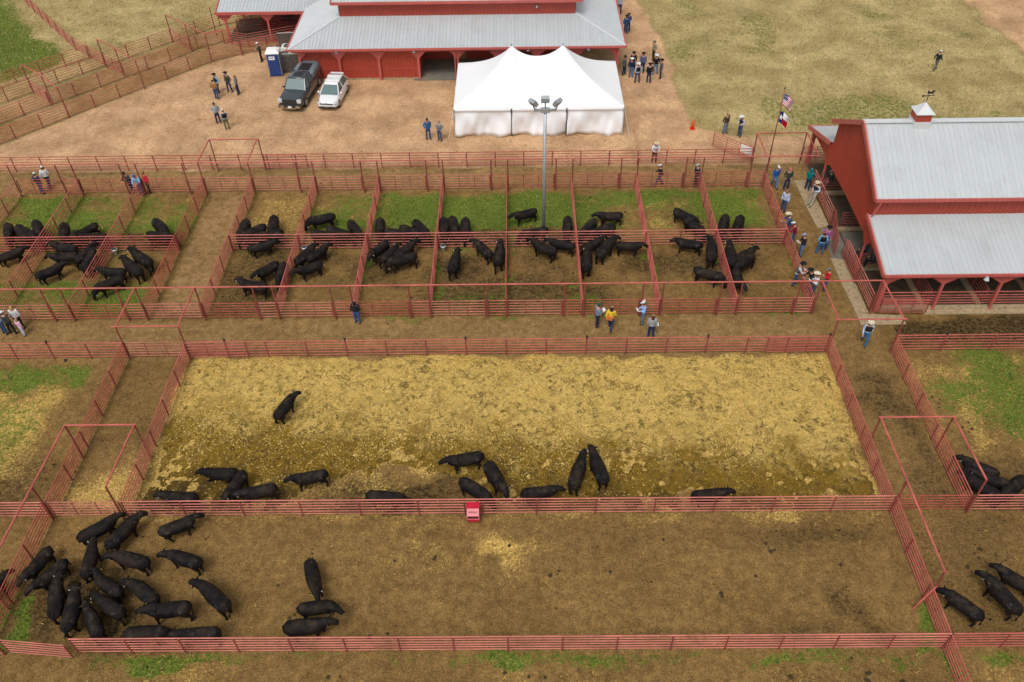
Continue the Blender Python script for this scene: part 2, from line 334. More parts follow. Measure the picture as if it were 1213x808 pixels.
wv = N.op('ADD', za[2], N.op('MULTIPLY', N.op('SUBTRACT', N.noise(3.2, 8, .78), .5), 2.6)); col = N.mix(N.rng(wv, .35, .85), col, grn)
# dung pats and wet spots
dg = N.op('MULTIPLY', N.rng(N.noise(1.7, 4, .55), .70, .735), N.op('SUBTRACT', 1, N.op('MAXIMUM', za[0], za[1]))); col = N.mix(dg, col, (.03, .021, .012))
grit = N.rng(N.noise(15, 8, .92), .39, .61, .52, 1.50); grit = N.op('MULTIPLY', grit, N.rng(N.noise(2.6, 8, .85, .4), .38, .62, .88, 1.12)); grit = N.op('MULTIPLY', grit, N.rng(N.noise(.3, 4, .6), .35, .65, .90, 1.10))
sv = N.t.nodes.new('ShaderNodeVectorMath'); sv.operation = 'SCALE'; N.t.links.new(col, sv.inputs[0]); N.t.links.new(grit, sv.inputs['Scale']); col = sv.outputs[0]
gm.node_tree.links.new(col, B.inputs['Base Color']); B.inputs['Roughness'].default_value = .95; B.inputs['Specular IOR Level'].default_value = .05
hh = N.op('ADD', N.op('MULTIPLY', N.rng(hoof2, .3, .5), zb[1]), N.op('MULTIPLY', nf, .35)); hh = N.op('ADD', hh, N.op('MULTIPLY', nm, .6))
gm.node_tree.links.new(N.bump(hh, 1.0, .10, N.bump(nff, .6, .03)), B.inputs['Normal'])

# sky backdrop is the World itself

# ------------------------------------------------------------------ straw bedding
xs = np.arange(-18.85, 17.36, .10); ys = np.arange(YS+.18, YT-.12, .10)
def strawh(X, Y):
    w = fbm(X, Y, 3.0, 11)-.5; w2 = fbm(X, Y, 1.2, 31)-.5
    k = smooth(-.1, .35, (Y-25.2)/4+w*1.0+w2*.4+.50-.75*np.exp(-((X+6.8)/4.6)**2))
    lump = (fbm(X, Y, .9, 61, 5)-.5)*.30+(fbm(X, Y, .28, 71, 3)-.5)*.14
    edge = np.minimum(np.minimum(X+18.85, 17.35-X), YT-.12-Y)-(fbm(X, Y, .8, 131)-.42)*1.1
    return -.085+k*.13+lump*(.35+.65*k)-.15*smooth(.3, -.1, edge)
v, f, X, Y = gridmesh(xs, ys, strawh); sm = npmesh('straw_bed', v, f); straw = kind(obj('straw_bed', sm), 'stuff'); 
straw['label'] = 'deep trampled golden straw bedding covering the big centre pen'; straw['category'] = 'straw'
mst = bpy.data.materials.new('straw'); mst.use_nodes = True; sm.materials.append(mst); N = NT(mst); B = mst.node_tree.nodes['Principled BSDF']
sep = N.t.nodes.new('ShaderNodeSeparateXYZ'); N.t.links.new(N.geo, sep.inputs[0]); yy = sep.outputs[1]
a = N.noise(22, 6, .8, .6); b_ = N.noise(3.2, 6, .7); c_ = N.noise(.6, 4, .6); e_ = N.noise(34, 4, .7)
fresh = N.mix(N.rng(a, .38, .62), (.60, .38, .08), (.98, .69, .22)); fresh = N.mix(N.rng(e_, .5, .65, 0, .45), fresh, (1.0, .80, .34))
old = N.mix(N.rng(a, .38, .62), (.15, .088, .014), (.44, .27, .038))
age = N.op('ADD', N.rng(N.op('ADD', yy, N.op('MULTIPLY', sep.outputs[0], .10)), 24.9, 31.2), N.op('MULTIPLY', N.op('SUBTRACT', c_, .5), 1.9)); age = N.op('ADD', age, N.op('MULTIPLY', N.op('SUBTRACT', b_, .5), .5))
col = N.mix(N.rng(age, .2, .95), old, fresh)
col = N.mix(N.rng(N.noise(1.15, 8, .82, .5), .47, .64, 0, .7), col, (.235, .15, .05))
col = N.mix(N.rng(N.op('ADD', N.noise(2.6, 7, .8, .8), N.op('MULTIPLY', N.op('SUBTRACT', c_, .5), .35)), .50, .62, 0, .85), col, (.11, .07, .024))
edgy = N.op('ADD', N.op('ADD', yy, N.op('MULTIPLY', sep.outputs[0], .06)), N.op('MULTIPLY', N.op('SUBTRACT', N.noise(.8, 6, .75), .5), 7)); col = N.mix(N.rng(edgy, 25.9, 23.6, 0, .8), col, (.085, .056, .024))
col = N.mix(N.rng(N.noise(1.9, 4, .6), .68, .73, 0, .85), col, (.05, .033, .015))
N.t.links.new(col, B.inputs['Base Color']); B.inputs['Roughness'].default_value = .95; B.inputs['Specular IOR Level'].default_value = .02
N.t.links.new(N.bump(N.op('ADD', a, b_), 1.0, .14), B.inputs['Normal'])

def blades(name, n, xr, yr, keep, hfun, L, wd, tilt, cols, label, cat, up=False):
    """a scatter of single stalks, one mesh"""
    x = NR.uniform(*xr, n*3); y = NR.uniform(*yr, n*3); k = keep(x, y) > NR.rand(n*3); x = x[k][:n]; y = y[k][:n]; n = len(x)
    z = hfun(x, y); a = NR.uniform(0, 2*PI, n); l = NR.uniform(*L, n)/2; w = NR.uniform(*wd, n)/2; t = NR.uniform(*tilt, n)
    d = np.stack([np.cos(a)*np.cos(t), np.sin(a)*np.cos(t), np.sin(t)], 1); s_ = np.stack([-np.sin(a), np.cos(a), a*0], 1)
    c = np.stack([x, y, z+np.sin(t)*l*.9+.006], 1)
    tipw = .35 if up else 1.0
    v = np.stack([c-d*l[:, None]-s_*w[:, None], c-d*l[:, None]+s_*w[:, None], c+d*l[:, None]+s_*w[:, None]*tipw, c+d*l[:, None]-s_*w[:, None]*tipw], 1).reshape(-1, 3)
    f = np.arange(n*4).reshape(-1, 4); me = npmesh(name, v, f, False)
    cc = np.array(cols)[NR.randint(0, len(cols), n)]*NR.uniform(.75, 1.2, (n, 1)); cc = np.repeat(np.concatenate([cc, np.ones((n, 1))], 1), 4, 0); setcol(me, 'col', cc)
    m = bpy.data.materials.new(name); m.use_nodes = True; q = m.node_tree.nodes.new('ShaderNodeAttribute'); q.attribute_name = 'col'
    bb = m.node_tree.nodes['Principled BSDF']; m.node_tree.links.new(q.outputs['Color'], bb.inputs['Base Color']); bb.inputs['Roughness'].default_value = .9; bb.inputs['Specular IOR Level'].default_value = .03
    me.materials.append(m); o = kind(obj(name, me), 'stuff'); o['label'] = label; o['category'] = cat; return o
def strawkeep(x, y):
    w = fbm(x, y, 3.0, 11)-.5; w2 = fbm(x, y, .8, 91)-.5
    return np.clip(smooth(-.1, .35, (y-25.2)/4+w*1.0+.5-.75*np.exp(-((x+6.8)/4.6)**2))*(.75+w2*2)*(.12+.88*smooth(25,31,y+w*6))+.02, 0, 1)
blades('loose_straw', 60000, (-18.7, 17.2), (YS+.2, YT-.2), strawkeep, lambda x, y: strawh(x, y)+.005, (.04, .12), (.008, .016), (-.2, .25),
       [(.62, .41, .09), (.95, .67, .19), (.50, .32, .06), (.34, .20, .03), (1.0, .80, .34)], 'loose straw stalks lying over the bedding in the centre pen', 'straw')
zk = lambda k, g=1.0, b=0.0: (lambda x, y: np.clip(zones(x, y)[k]*g+b, 0, 1)**1.5)
blades('straw_litter', 22000, (-30, 30), (14.5, 51), lambda x, y: np.clip(zones(x, y)['litter'], 0, 1)*(1-rect(x, y, -18.9, 17.4, YS+.3, YT))+.012, gz, (.05, .16), (.010, .022), (-.1, .3),
       [(.54, .36, .09), (.70, .48, .15), (.38, .24, .06), (.28, .18, .05)], 'thin scatter of straw blown over the dirt pens', 'straw')
blades('grass_tufts', 60000, (-52, 34), (14.6, 90), lambda x, y: zones(x, y)['green']**2*1.2, gz, (.08, .2), (.02, .05), (.5, 1.3),
       [(.05, .10, .014), (.09, .145, .025), (.15, .17, .04), (.30, .24, .09)], 'short green grass growing in the pens and at the fence feet', 'grass', up=True)
blades('lawn_grass', 40000, (-52, 52), (54, 92), lambda x, y: zones(x, y)['dry'], gz, (.10, .28), (.02, .05), (.1, 1.0),
       [(.36, .28, .13), (.44, .36, .18), (.24, .20, .08), (.16, .16, .05)], 'dormant straw-coloured grass on the fields behind the pens', 'grass', up=True)

# ------------------------------------------------------------------ pipe fences
RH = [.17, .385, .60, .815, 1.03, 1.25]
GF = 'red pipe fences around the cattle pens'
def fence(label, p0, p1, step=2.28, posts=None, h=FH, rails=None, caps=0, name='pipe_fence', cat='fence', group=GF, off=0, ends=(True, True), m=None, pm=None, pr=.042, rr=.026):
    p0, p1 = Vector((p0[0], p0[1], 0)), Vector((p1[0], p1[1], 0)); d = p1-p0; L = d.length; d.normalize(); sdv = Vector((-d.y, d.x, 0))*off
    t = thing(name, label, cat, p0, 0, group); m = m or random.choice((RAIL, RAIL, RAIL2, RAIL3)); jt = [random.uniform(-.012, .012) for _ in range(8)]
    nseg = max(1, int(L/6.5)) if not rails and L > 8 else 1                # pipe lengths welded end to end, not quite level
    for z in (rails or RH):
        jz = [random.uniform(-.014, .014) for _ in range(nseg+1)]
        for k in range(nseg): a_ = p0.lerp(p1, k/nseg); b_ = p0.lerp(p1, (k+1)/nseg); bar('rail', a_+sdv+Vector((0, 0, z+jz[k])), b_+sdv+Vector((0, 0, z+jz[k+1])), rr if z < h-.02 else rr*1.25, m or RAIL, t)
    ps = posts
    if ps is None: k = max(1, round(L/step)); ps = [i*L/k for i in range(k+1)][(0 if ends[0] else 1):(None if ends[1] else -1)]
    for i, s_ in enumerate(ps):
        q = p0+d*s_; bar('post', q, q+Vector((0, 0, h-.03)), pr, pm or POST, t)
        if caps and i % caps == 1: bar('cap', q+Vector((0, 0, h+.02)), q+Vector((0, 0, h+.2)), .06, BLACK, t)
    return t
GG = 'red pipe gates in the pen fences'
def gate(label, p0, p1, ups=2, h=FH, name='pipe_gate', m=None, brace=False, z0=.22):
    p0, p1 = Vector((p0[0], p0[1], 0)), Vector((p1[0], p1[1], 0)); d = p1-p0
    t = thing(name, label, 'gate', p0, 0, GG); m = m or random.choice((RAIL, RAIL2, RAIL3)); zs = [z0+(h-z0)*i/5 for i in range(6)]
    for z in zs: bar('rail', p0+Vector((0, 0, z)), p1+Vector((0, 0, z)), .024, m or RAIL, t)
    for k in range(ups+2): q = p0+d*(k/(ups+1)); bar('stile', q+Vector((0, 0, z0)), q+Vector((0, 0, h)), .034 if k in (0, ups+1) else .024, POST, t)
    return t
def at3(x, y, z=0): return Vector((x, y, z))

# the centre and south pens
fence('south fence of the big dirt pen, running along the bottom of the photo', (-18.85, YB), (17.6, YB), 2.28)
fence('south fence of the east pen, bottom right corner of the photo', (17.7, YB), (34, YB+.06), 2.28)
fence('short fence stub at the bottom left corner of the photo', (-34, YB-.05), (-22.0, YB-.05), 2.28)
gate('gate standing slightly ajar in the bottom left corner', (-21.75, YB-.02), (-18.95, YB-.28), 0)
fence('fence between the straw pen and the dirt pen below, with the red feeder on it', (-19.0, YS), (17.6, YS), 2.82)
gate('closed gate between straw alley and black bulls, lower left', (-22.5, YS), (-19.12, YS), 2)
fence('fence at the left edge below the west pen', (-38, YS), (-22.65, YS), 2.82)
gate('closed gate at the lower end of the right-hand dirt alley', (17.72, YS), (21.12, YS), 2)
fence('fence below the three bulls crowded at the right edge', (21.25, YS), (38, YS), 2.82)
fence('long fence along the upper side of the straw pen', (-19.05, YT), (17.45, YT), 2.28, caps=3)
gate('closed gate above the brown alley left of the straw pen', (-22.5, YT), (-19.12, YT), 2)
fence('fence along the upper side of the west pen', (-42, YT), (-22.6, YT), 2.28, caps=3)
fence('fence along the upper side of the green east pen below the barn', (21.2, YT), (38, YT), 2.9, caps=2)
gate('open gate folded flat against the straw pen fence at its left end', (-19.0, YT-.16), (-15.6, YT-.12), 2, m=GATEP, h=1.33)
gate('open gate folded flat against the straw pen fence at its right end', (14.0, YT-.16), (17.4, YT-.12), 2, m=GATEP, h=1.33)
fence('fence forming the left side of the straw pen', (-19.03, YS+.08), (-19.03, YT-.05), 2.3, ends=(False, False))
fence('fence forming the left side of the brown alley, west of the straw pen', (-22.62, YS+.08), (-22.62, YT-.05), 2.3, ends=(False, False))
fence('slanting fence left of the herd in the bottom pen', (-22.7, YB+.1), (-22.7, YS-.08), 2.3, ends=(True, False))
fence('fence forming the right side of the straw pen', (17.5, YS+.08), (17.5, YT-.05), 2.3, ends=(False, False))
fence('fence between the dirt pen and the bulls in the lower right corner', (17.6, YB+.06), (17.6, YS-.08), 2.3, ends=(False, False))
fence('fence leaving the frame below the bottom right corner', (17.6, 9.5), (17.6, YB-.06), 2.3, ends=(True, False))
fence('fence right of the dirt alley, beside the green east pen', (21.17, YS+.08), (21.17, YT-.05), 2.3, ends=(False, False))
# the upper rows of pens
words = ['at the far left edge', 'second from the left edge', 'left of the sandy alley', 'across the sandy alley', 'right of the sandy alley', 'sixth from the left', 'seventh from the left',
         'just left of the lamp pole', 'with the tall lamp pole', 'second right of the lamp pole', 'third right of the lamp pole', 'at the right end']
XS = [-36.0]+DIV
for i in range(12):
    a, b = XS[i], XS[i+1]; wd = words[i]
    for yy_, nm_ in ((YP, 'front'), (YU, 'rear')):
        if i == 3:
            gate('closed gate in the %s fence %s' % (nm_, wd), (a+.08, yy_), (b-.08, yy_), 2, z0=.2); continue
        g = a+.744*(b-a)
        gate('%s gate of the pen %s' % (nm_, wd), (a+.08, yy_), (g-.06, yy_), 2, z0=.2)
        fence('short fixed %s panel beside the gate, pen %s' % (nm_, wd), (g, yy_), (b, yy_), posts=[0, b-g], group='short panels beside the pen gates')
dn = ['first pen divider at the left edge of the photo', 'second pen divider from the left', 'third pen divider from the left', 'pen divider on the left side of the sandy alley', 'pen divider on the right side of the sandy alley',
      'second divider right of the sandy alley', 'third divider right of the sandy alley', 'divider just left of the photo centre', 'divider straight up from the red feeder, in line with the camera', 'divider just right of the tall lamp pole',
      'second divider right of the lamp pole', 'third divider right of the lamp pole', 'right end fence of the pens, where onlookers stand']
for i, x in enumerate(XS): fence(dn[i], (x, YP+.08), (x, YU-.08), 2.27, ends=(False, False))
fence('cross fence splitting the pens left of the sandy alley into front and rear', (-42, YM), (-22.63, YM), 2.27*1.3)
fence('cross fence splitting the pens right of the sandy alley into front and rear', (-18.97, YM), (17.38, YM), 2.3)
# lot fence
fence('fence between the vehicle yard and the rear walkway', (-44, YL), (17.3, YL), 2.09)
gate('open gate folded flat against the vehicle yard fence', (-18.8, YL-.14), (-15.7, YL-.12), 2, m=GATEP)
sg = gate('open gate carrying a white sign, beside the flag pole', (17.38, YL+.06), (14.84, 56.87), 2)
b = MB(); dd = Vector((-2.54, 2.31, 0)).normalized(); c0 = Vector((0, 0, 0)); nn_ = Vector((-dd.y, dd.x, 0))
for k in range(3):
    a0 = c0+dd*.15; b.prism([a0+Vector((0, 0, .62+k*.2)), a0+dd*.95+Vector((0, 0, .62+k*.2)), a0+dd*.95+Vector((0, 0, .79+k*.2)), a0+Vector((0, 0, .79+k*.2))], nn_, .07)
sgn = b.build('sign_panel', WHITE, sg); 
gate('open gate beside the barn corner, across from the white sign', (20.95, YL), (24.0, YL-.02), 2, h=1.35)

# overhead gate frames
GO = 'tall red overhead gate frames'
def frame(label, posts, bars, h=GH):
    t = thing('overhead_frame', label, 'gate frame', (posts[0][0], posts[0][1], 0), 0, GO)
    for (x, y) in posts: bar('post', (x, y, 0), (x, y, h), .047, POST, t)
    for (a, b_) in bars: bar('crossbar', (a[0], a[1], h), (b_[0], b_[1], h), .048, RAIL, t)
    return t
pl = []
for i in range(12):
    if i != 3: pl.append(XS[i]+.744*(XS[i+1]-XS[i]))
pf = sorted(XS+pl)
frame('long overhead pipe on tall posts along the front of the pens', [(x+.07, YP-.1) for x in pf]+[(21.0, YP-.1)], [((-42, YP-.1), (21.1, YP-.1)), ((-22.5, YP-.1), (-22.5, YT-.12)), ((-19.0, YP-.1), (-19.0, YT-.12)), ((17.55, YP-.1), (17.55, YT-.12)), ((21.05, YP-.1), (21.15, YT-.12))])
frame('overhead frame over the alley gate, upper left of the straw pen', [(-22.5, YT-.12), (-19.0, YT-.12)], [((-22.75, YT-.12), (-18.85, YT-.12))])
frame('overhead frame over the man in the straw hat, upper right of the straw pen', [(17.55, YT-.12), (21.15, YT-.12)], [((17.4, YT-.12), (21.35, YT-.12))])
frame('long overhead pipe on tall posts along the rear of the pens', [(x+.07, YU-.18) for x in pf], [((-44, YU-.18), (21.05, YU-.18)), ((-22.5, YU-.18), (-22.5, YL-.1)), ((-19.0, YU-.18), (-19.0, YL-.1)), ((17.3, YU-.18), (17.3, YL-.1)), ((20.9, YU-.18), (20.85, YL-.1))])
frame('overhead frame behind the sandy alley, at the vehicle yard fence', [(-22.46, YL-.1), (-18.9, YL-.1)], [((-22.5, YL-.1), (-18.85, YL-.1))])
frame('overhead frame behind the flag pole at the yard entrance', [(17.3, YL-.1), (20.85, YL-.1)], [((17.2, YL-.1), (20.95, YL-.1))])
t = frame('overhead frame over the straw-littered alley, lower left', [(-22.54, 27.2), (-19.09, 27.2), (-22.62, YS-.12), (-19.2, YS-.12), (-22.75, 18.75)], [((-22.54, 27.2), (-19.0, 27.2)), ((-22.54, 27.2), (-22.75, 18.7)), ((-19.09, 27.2), (-19.2, YS-.12))])
t = frame('overhead frame over the dirt alley, lower right, with a leaning brace', [(17.63, 27.27), (21.18, 27.27), (17.63, YS-.12), (21.25, YS-.12), (17.63, 18.75)], [((17.55, 27.27), (21.25, 27.27)), ((17.63, 27.27), (17.63, 18.7)), ((21.18, 27.27), (21.25, YS-.12))])
bar('brace', (17.63, 18.72, 1.5), (17.02, 18.5, 0), .04, RAIL, t)

# northwest chutes
def polyfence(label, pts, step=2.2, h=FH, **k):
    t = thing('pipe_fence', label, 'fence', (pts[0][0], pts[0][1], 0), 0, 'red pipe fences of the northwest lanes')
    for a, b_ in zip(pts[:-1], pts[1:]):
        a, b_ = Vector((*a, 0)), Vector((*b_, 0)); L = (b_-a).length; kk = max(1, round(L/step))
        for z in RH: bar('rail', a+Vector((0, 0, z)), b_+Vector((0, 0, z)), .025, RAIL, t)
        for i in range(kk+1 if b_ == Vector((*pts[-1], 0)) else kk): q = a.lerp(b_, i/kk); bar('post', q, q+Vector((0, 0, h-.03)), .045, POST, t)
    return t
polyfence('outer fence of the northwest lanes, beside the mown field', [(-56, 52), (-43.08, 65.47), (-32.4, 76.7), (-28.8, 80.2), (-26, 81.6)])
polyfence('middle fence of the northwest lanes', [(-54, 48.5), (-40.7, 63.1), (-31.4, 72.7), (-29.6, 75.2), (-27.5, 76.6)])
polyfence('inner fence of the northwest lanes, edging the vehicle yard', [(-54, 44.6), (-39.82, 59.36), (-32.2, 67.6), (-27.6, 72.5), (-25.2, 73.9), (-20.9, 75.9)])
polyfence('fence at the foot of the bright green field, upper left', [(-58, 55), (-43.8, 68.9), (-39.1, 73.5)])
polyfence('fence between the bright green field and the mown field', [(-62, 101), (-48.5, 84.1), (-41, 75.3), (-36.9, 71.8)])
gate('cross gate in the lanes, left of the three', (-41.5, 66.9), (-39.3, 65.1), 1)
gate('cross gate in the lanes, middle of the three', (-36.9, 71.6), (-34.7, 70.0), 1)
gate('cross gate in the lanes, right of the three near the barn wing', (-32.3, 76.6), (-30.1, 74.8), 1)
for lb, ps in (('leftmost overhead frame across the northwest lanes', [(-41.55, 66.95), (-39.1, 65.0), (-36.85, 62.7)]), ('middle overhead frame across the northwest lanes', [(-36.9, 71.7), (-34.7, 69.9), (-32.15, 67.5)]),
               ('overhead frame across the northwest lanes nearest the barn', [(-32.35, 76.7), (-30.0, 74.7), (-27.6, 72.5)])):
    frame(lb, ps, [(ps[0], ps[1]), (ps[1], ps[2])])
frame('overhead frame at the open end of the barn wing', [(-28.7, 78.3), (-25.1, 73.75)], [((-27.6, 72.5), (-25.1, 73.75))])
polyfence('loading pen fence in front of the barn wing opening', [(-27.4, 76.3), (-24.9, 75.4), (-20.3, 77.4)])
polyfence('short fence inside the barn wing', [(-26.6, 78.6), (-22, 79.6)])

# small steel waterers on the cross fence
for lb, x in (('small round steel waterer beside the third divider from the left', -26.7), ('small round steel waterer beside the second divider right of the sandy alley', -14.15), ('small round steel waterer beside the divider left of centre', -5.0)):
    t = thing('waterer', lb, 'waterer', (x, YM-.3, 0), 0, 'round steel waterers on the cross fence')
    b = MB(); b.tube([(0, 0, 0), (0, 0, .28)], .09, 8, up=(1, 0, 0)); b.build('pedestal', GALV, t)
    b = MB(); b.tube([(0, 0, .22), (0, 0, .30), (0, 0, .42), (0, 0, .44)], [.10, .18, .20, .19], 14, up=(1, 0, 0)); b.build('bowl', STEEL, t, True)
    b = MB(); b.tube([(0, 0, .442), (0, 0, .447)], [.14, .14], 14, up=(1, 0, 0)); b.build('water', mat('dark_water', (.04, .05, .05), .1), t)

# ------------------------------------------------------------------ corrugated metal
def metal(name, O, U, V, u0, u1, vmin, vmax, m, parent, pw=.92, rib=.305, rh=.035, th=.02):
    """panels of ribbed sheet on the plane O + u U + v V; vmin / vmax give the cut ends"""
    O, U, V = Vector(O), Vector(U).normalized(), Vector(V).normalized(); N_ = U.cross(V).normalized(); out = []
    n = max(1, round((u1-u0)/pw)); pw = (u1-u0)/n
    for i in range(n):
        a = u0+i*pw+.004; e = u0+(i+1)*pw-.004; xs = [(a, 0)]; k = max(1, round(pw/rib))
        for j in range(k):
            c = a+(j+.5)*(e-a)/k; xs += [(c-.05, 0), (c-.025, rh), (c+.025, rh), (c+.05, 0)]
        xs.append((e, 0)); vs = []; 
        for (x, h_) in xs:
            lo, hi = vmin(x), max(vmax(x), vmin(x)+.002)
            for v_, hh_ in ((lo, h_), (hi, h_), (hi, h_-th-(.0 if h_ == 0 else 0)), (lo, h_-th)): vs.append(O+U*x+V*v_+N_*(hh_+(i % 2)*.003))
        if all(vmax(x)-vmin(x) < .02 for x, _ in xs): continue
        b = MB(); fs = []
        for j in range(len(xs)-1):
            q, r = j*4, (j+1)*4
            fs += [(q, r, r+1, q+1), (q+1, r+1, r+2, q+2), (q+2, r+2, r+3, q+3), (q+3, r+3, r, q)]
        L = (len(xs)-1)*4; fs += [(0, 1, 2, 3), (L+3, L+2, L+1, L)]
        b.add(vs, fs); out.append(b.build(name, m, parent))
    return out
def beam(name, p0, p1, w, h, m, parent):
    p0, p1 = Vector(p0), Vector(p1); d = (p1-p0); b = MB(); x = d.normalized(); y = Vector((0, 0, 1)).cross(x)
    y = y.normalized() if y.length > .01 else Vector((0, 1, 0)); z = x.cross(y)
    b.box((p0+p1)/2, (d.length, w, h), M=Matrix((x, y, z)).transposed()); return b.build(name, m, parent)
cst = lambda c: (lambda u: c)

# ------------------------------------------------------------------ show barn (top of the photo)
BN = thing('show_barn', 'long red show barn with pale grey metal roofs behind the white tent', 'barn', (-5, 68.5, 0))
bp = lambda *a: Vector(a)-BN.location
FX0, FX1, FY = -19.35, 9.05, 68.2; UX0, UX1, UY = -15.4, 5.05, 72.2; ZE, ZT = 3.0, 4.12
def mt(*a, **k): return metal(*a[:1], Vector(a[1])-BN.location, *a[2:], BN, **k)
sl_ = Vector((0, UY-FY, ZT-ZE)); SL = sl_.length
mt('roof_panel', (0, FY, ZE), (1, 0, 0), sl_, FX0, FX1, cst(0), lambda u: SL*min(1, (u-FX0)/(UX0-FX0), (FX1-u)/(FX1-UX1)), ROOF)
# west and east sides of the wrap-round roof
ws = Vector((UX0-FX0, 0, ZT-ZE)); WL = ws.length; YB2 = 94
mt('roof_panel', (FX0, YB2, ZE), (0, -1, 0), ws, 0, YB2-FY, cst(0), lambda u: WL*min(1, (YB2-FY-u)/(UY-FY)), ROOF)
es = Vector((UX1-FX1, 0, ZT-ZE)); EL = es.length
mt('roof_panel', (FX1, FY, ZE), (0, 1, 0), es, 0, YB2-FY, cst(0), lambda u: EL*min(1, u/(UY-FY)), ROOF)
for a, c in (((FX0, FY, ZE+.03), (UX0, UY, ZT+.03)), ((FX1, FY, ZE+.03), (UX1, UY, ZT+.03))): beam('hip_cap', bp(*a), bp(*c), .24, .05, RIDGE, BN)
# clerestory wall and main roof
mt('wall_panel', (0, UY+.02, 0), (1, 0, 0), (0, 0, 1), UX0, UX1, cst(ZT-.15), cst(5.62), REDW)
mt('wall_panel', (UX0+.02, 88, 0), (0, -1, 0), (0, 0, 1), 0, 88-UY-.04, cst(ZT-.15), cst(5.62), REDW)
mt('wall_panel', (UX1-.02, UY, 0), (0, 1, 0), (0, 0, 1), 0, 88-UY, cst(ZT-.15), cst(5.62), REDW)
ms = Vector((0, 8.2, 3.0)); ML = ms.length
mt('roof_panel', (0, UY-.42, 5.48), (1, 0, 0), ms, UX0-.45, UX1+.45, cst(0), cst(ML), ROOF)
mt('roof_panel', (0, UY-.42+16.4, 5.48), (-1, 0, 0), (0, -8.2, 3.0), -UX1-.45, -UX0+.45, cst(0), cst(ML), ROOF)
beam('ridge_cap', bp(UX0-.5, UY+7.78, 8.52), bp(UX1+.5, UY+7.78, 8.52), .4, .06, RIDGE, BN)
beam('fascia', bp(UX0-.48, UY-.5, 5.41), bp(UX1+.48, UY-.5, 5.41), .12, .22, REDT, BN)
beam('fascia', bp(UX0-.5, UY-.5, 5.42), bp(UX0-.5, UY+7.7, 8.41), .1, .25, REDT, BN)
beam('fascia', bp(UX1+.5, UY-.5, 5.42), bp(UX1+.5, UY+7.7, 8.41), .1, .25, REDT, BN)
beam('gutter', bp(FX0, FY-.08, ZE-.06), bp(FX1, FY-.08, ZE-.06), .14, .16, REDT, BN)
beam('gutter', bp(FX0-.08, FY-.1, ZE-.06), bp(FX0-.08, 76.0, ZE-.06), .14, .16, REDT, BN)
beam('gutter', bp(FX1+.08, FY-.1, ZE-.06), bp(FX1+.08, YB2, ZE-.06), .14, .16, REDT, BN)
beam('header', bp(-18.75, 68.62, 2.72), bp(8.55, 68.62, 2.72), .14, .34, REDT, BN)
PXs = [-18.6+3.375*k for k in range(9)]
for i, x in enumerate(PXs):
    beam('post', bp(x, 68.62, 0), bp(x, 68.62, 2.56), .2, .2, REDT, BN)
    for s_ in ((-1, 1) if 0 < i < 8 else ((1,) if i == 0 else (-1,))):
        b = MB(); b.prism([bp(x+s_*.1, 68.52, 2.56), bp(x+s_*.7, 68.52, 2.56), bp(x+s_*.1, 68.52, 1.95)], (0, 1, 0), .1); b.build('gusset', REDT, BN)
for k in range(3):
    mt('wall_panel', (0, 68.78, 0), (1, 0, 0), (0, 0, 1), PXs[k]+.0, PXs[k+1]-.0, cst(.12), cst(2.7), REDW, pw=.85)
    beam('base_trim', bp(PXs[k]+.1, 68.74, .06), bp(PXs[k+1]-.1, 68.74, .06), .08, .12, CONC, BN)
    beam('kick_rail', bp(PXs[k]+.12, 68.72, .95), bp(PXs[k+1]-.12, 68.72, .95), .03, .03, REDT, BN)
mt('wall_panel', (-18.72, 86, 0), (0, -1, 0), (0, 0, 1), 0, 86-68.7, cst(.1), cst(2.9), REDW)
mt('wall_panel', (0, 72.3, 0), (1, 0, 0), (0, 0, 1), -8.5, -5.75, cst(.1), cst(4.0), REDW)
mt('wall_panel', (0, 72.3, 0), (1, 0, 0), (0, 0, 1), -4.6, 4.9, cst(.1), cst(4.0), REDW)
mt('wall_panel', (-8.42, 72.3, 0), (0, -1, 0), (0, 0, 1), 0, 3.4, cst(.1), cst(2.9), REDW)
b = MB(); b.box(bp(-5.17, 72.33, 1.1), (1.1, .08, 2.2)); dr = b.build('door', WOODB, BN)
b = MB(); b.ball(bp(-4.75, 72.26, 1.05), .04, 8, 5); b.build('handle', STEEL, dr)
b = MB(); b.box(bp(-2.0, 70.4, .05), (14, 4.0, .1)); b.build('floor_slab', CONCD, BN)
for k, x in enumerate((-15.3, -8.75, .9, 6.0)):
    b = MB(); b.tube([bp(x, 68.3, 2.62), bp(x, 68.3, 2.78)], [.16, .05], 10, up=(1, 0, 0)); b.build('lamp', LAMPG, BN, True)
b = MB(); b.box(bp(1.7, UY-.1, 4.8), (.16, .14, .2)); b.build('lamp', LAMPG, BN)
for k, x in enumerate((-5.32, 8.52)): beam('downspout', bp(x, 68.3, .1), bp(x, 68.3, 2.9), .09, .09, REDT, BN)
# wing
WG = thing('barn_wing', 'open-sided red barn wing with grey metal roof, top left behind the pens', 'barn', (-23, 77, 0))
wp = lambda *a: Vector(a)-WG.location
def mw(*a, **k): return metal(*a[:1], Vector(a[1])-WG.location, *a[2:], WG, **k)
wsl = Vector((0, 5.4, 1.5)); 
mw('roof_panel', (0, 76.3, 2.92), (1, 0, 0), wsl, -27.45, -18.1, cst(0), cst(wsl.length), ROOF)
mw('roof_panel', (0, 87.1, 2.92), (-1, 0, 0), (0, -5.4, 1.5), 18.1, 27.45, cst(0), cst(wsl.length), ROOF)
beam('ridge_cap', wp(-27.5, 81.7, 4.46), wp(-18, 81.7, 4.46), .35, .05, RIDGE, WG)
beam('fascia', wp(-27.5, 76.24, 2.84), wp(-19.45, 76.24, 2.84), .12, .24, REDT, WG)
beam('fascia', wp(-27.52, 76.2, 2.84), wp(-27.52, 81.7, 4.36), .1, .24, REDT, WG)
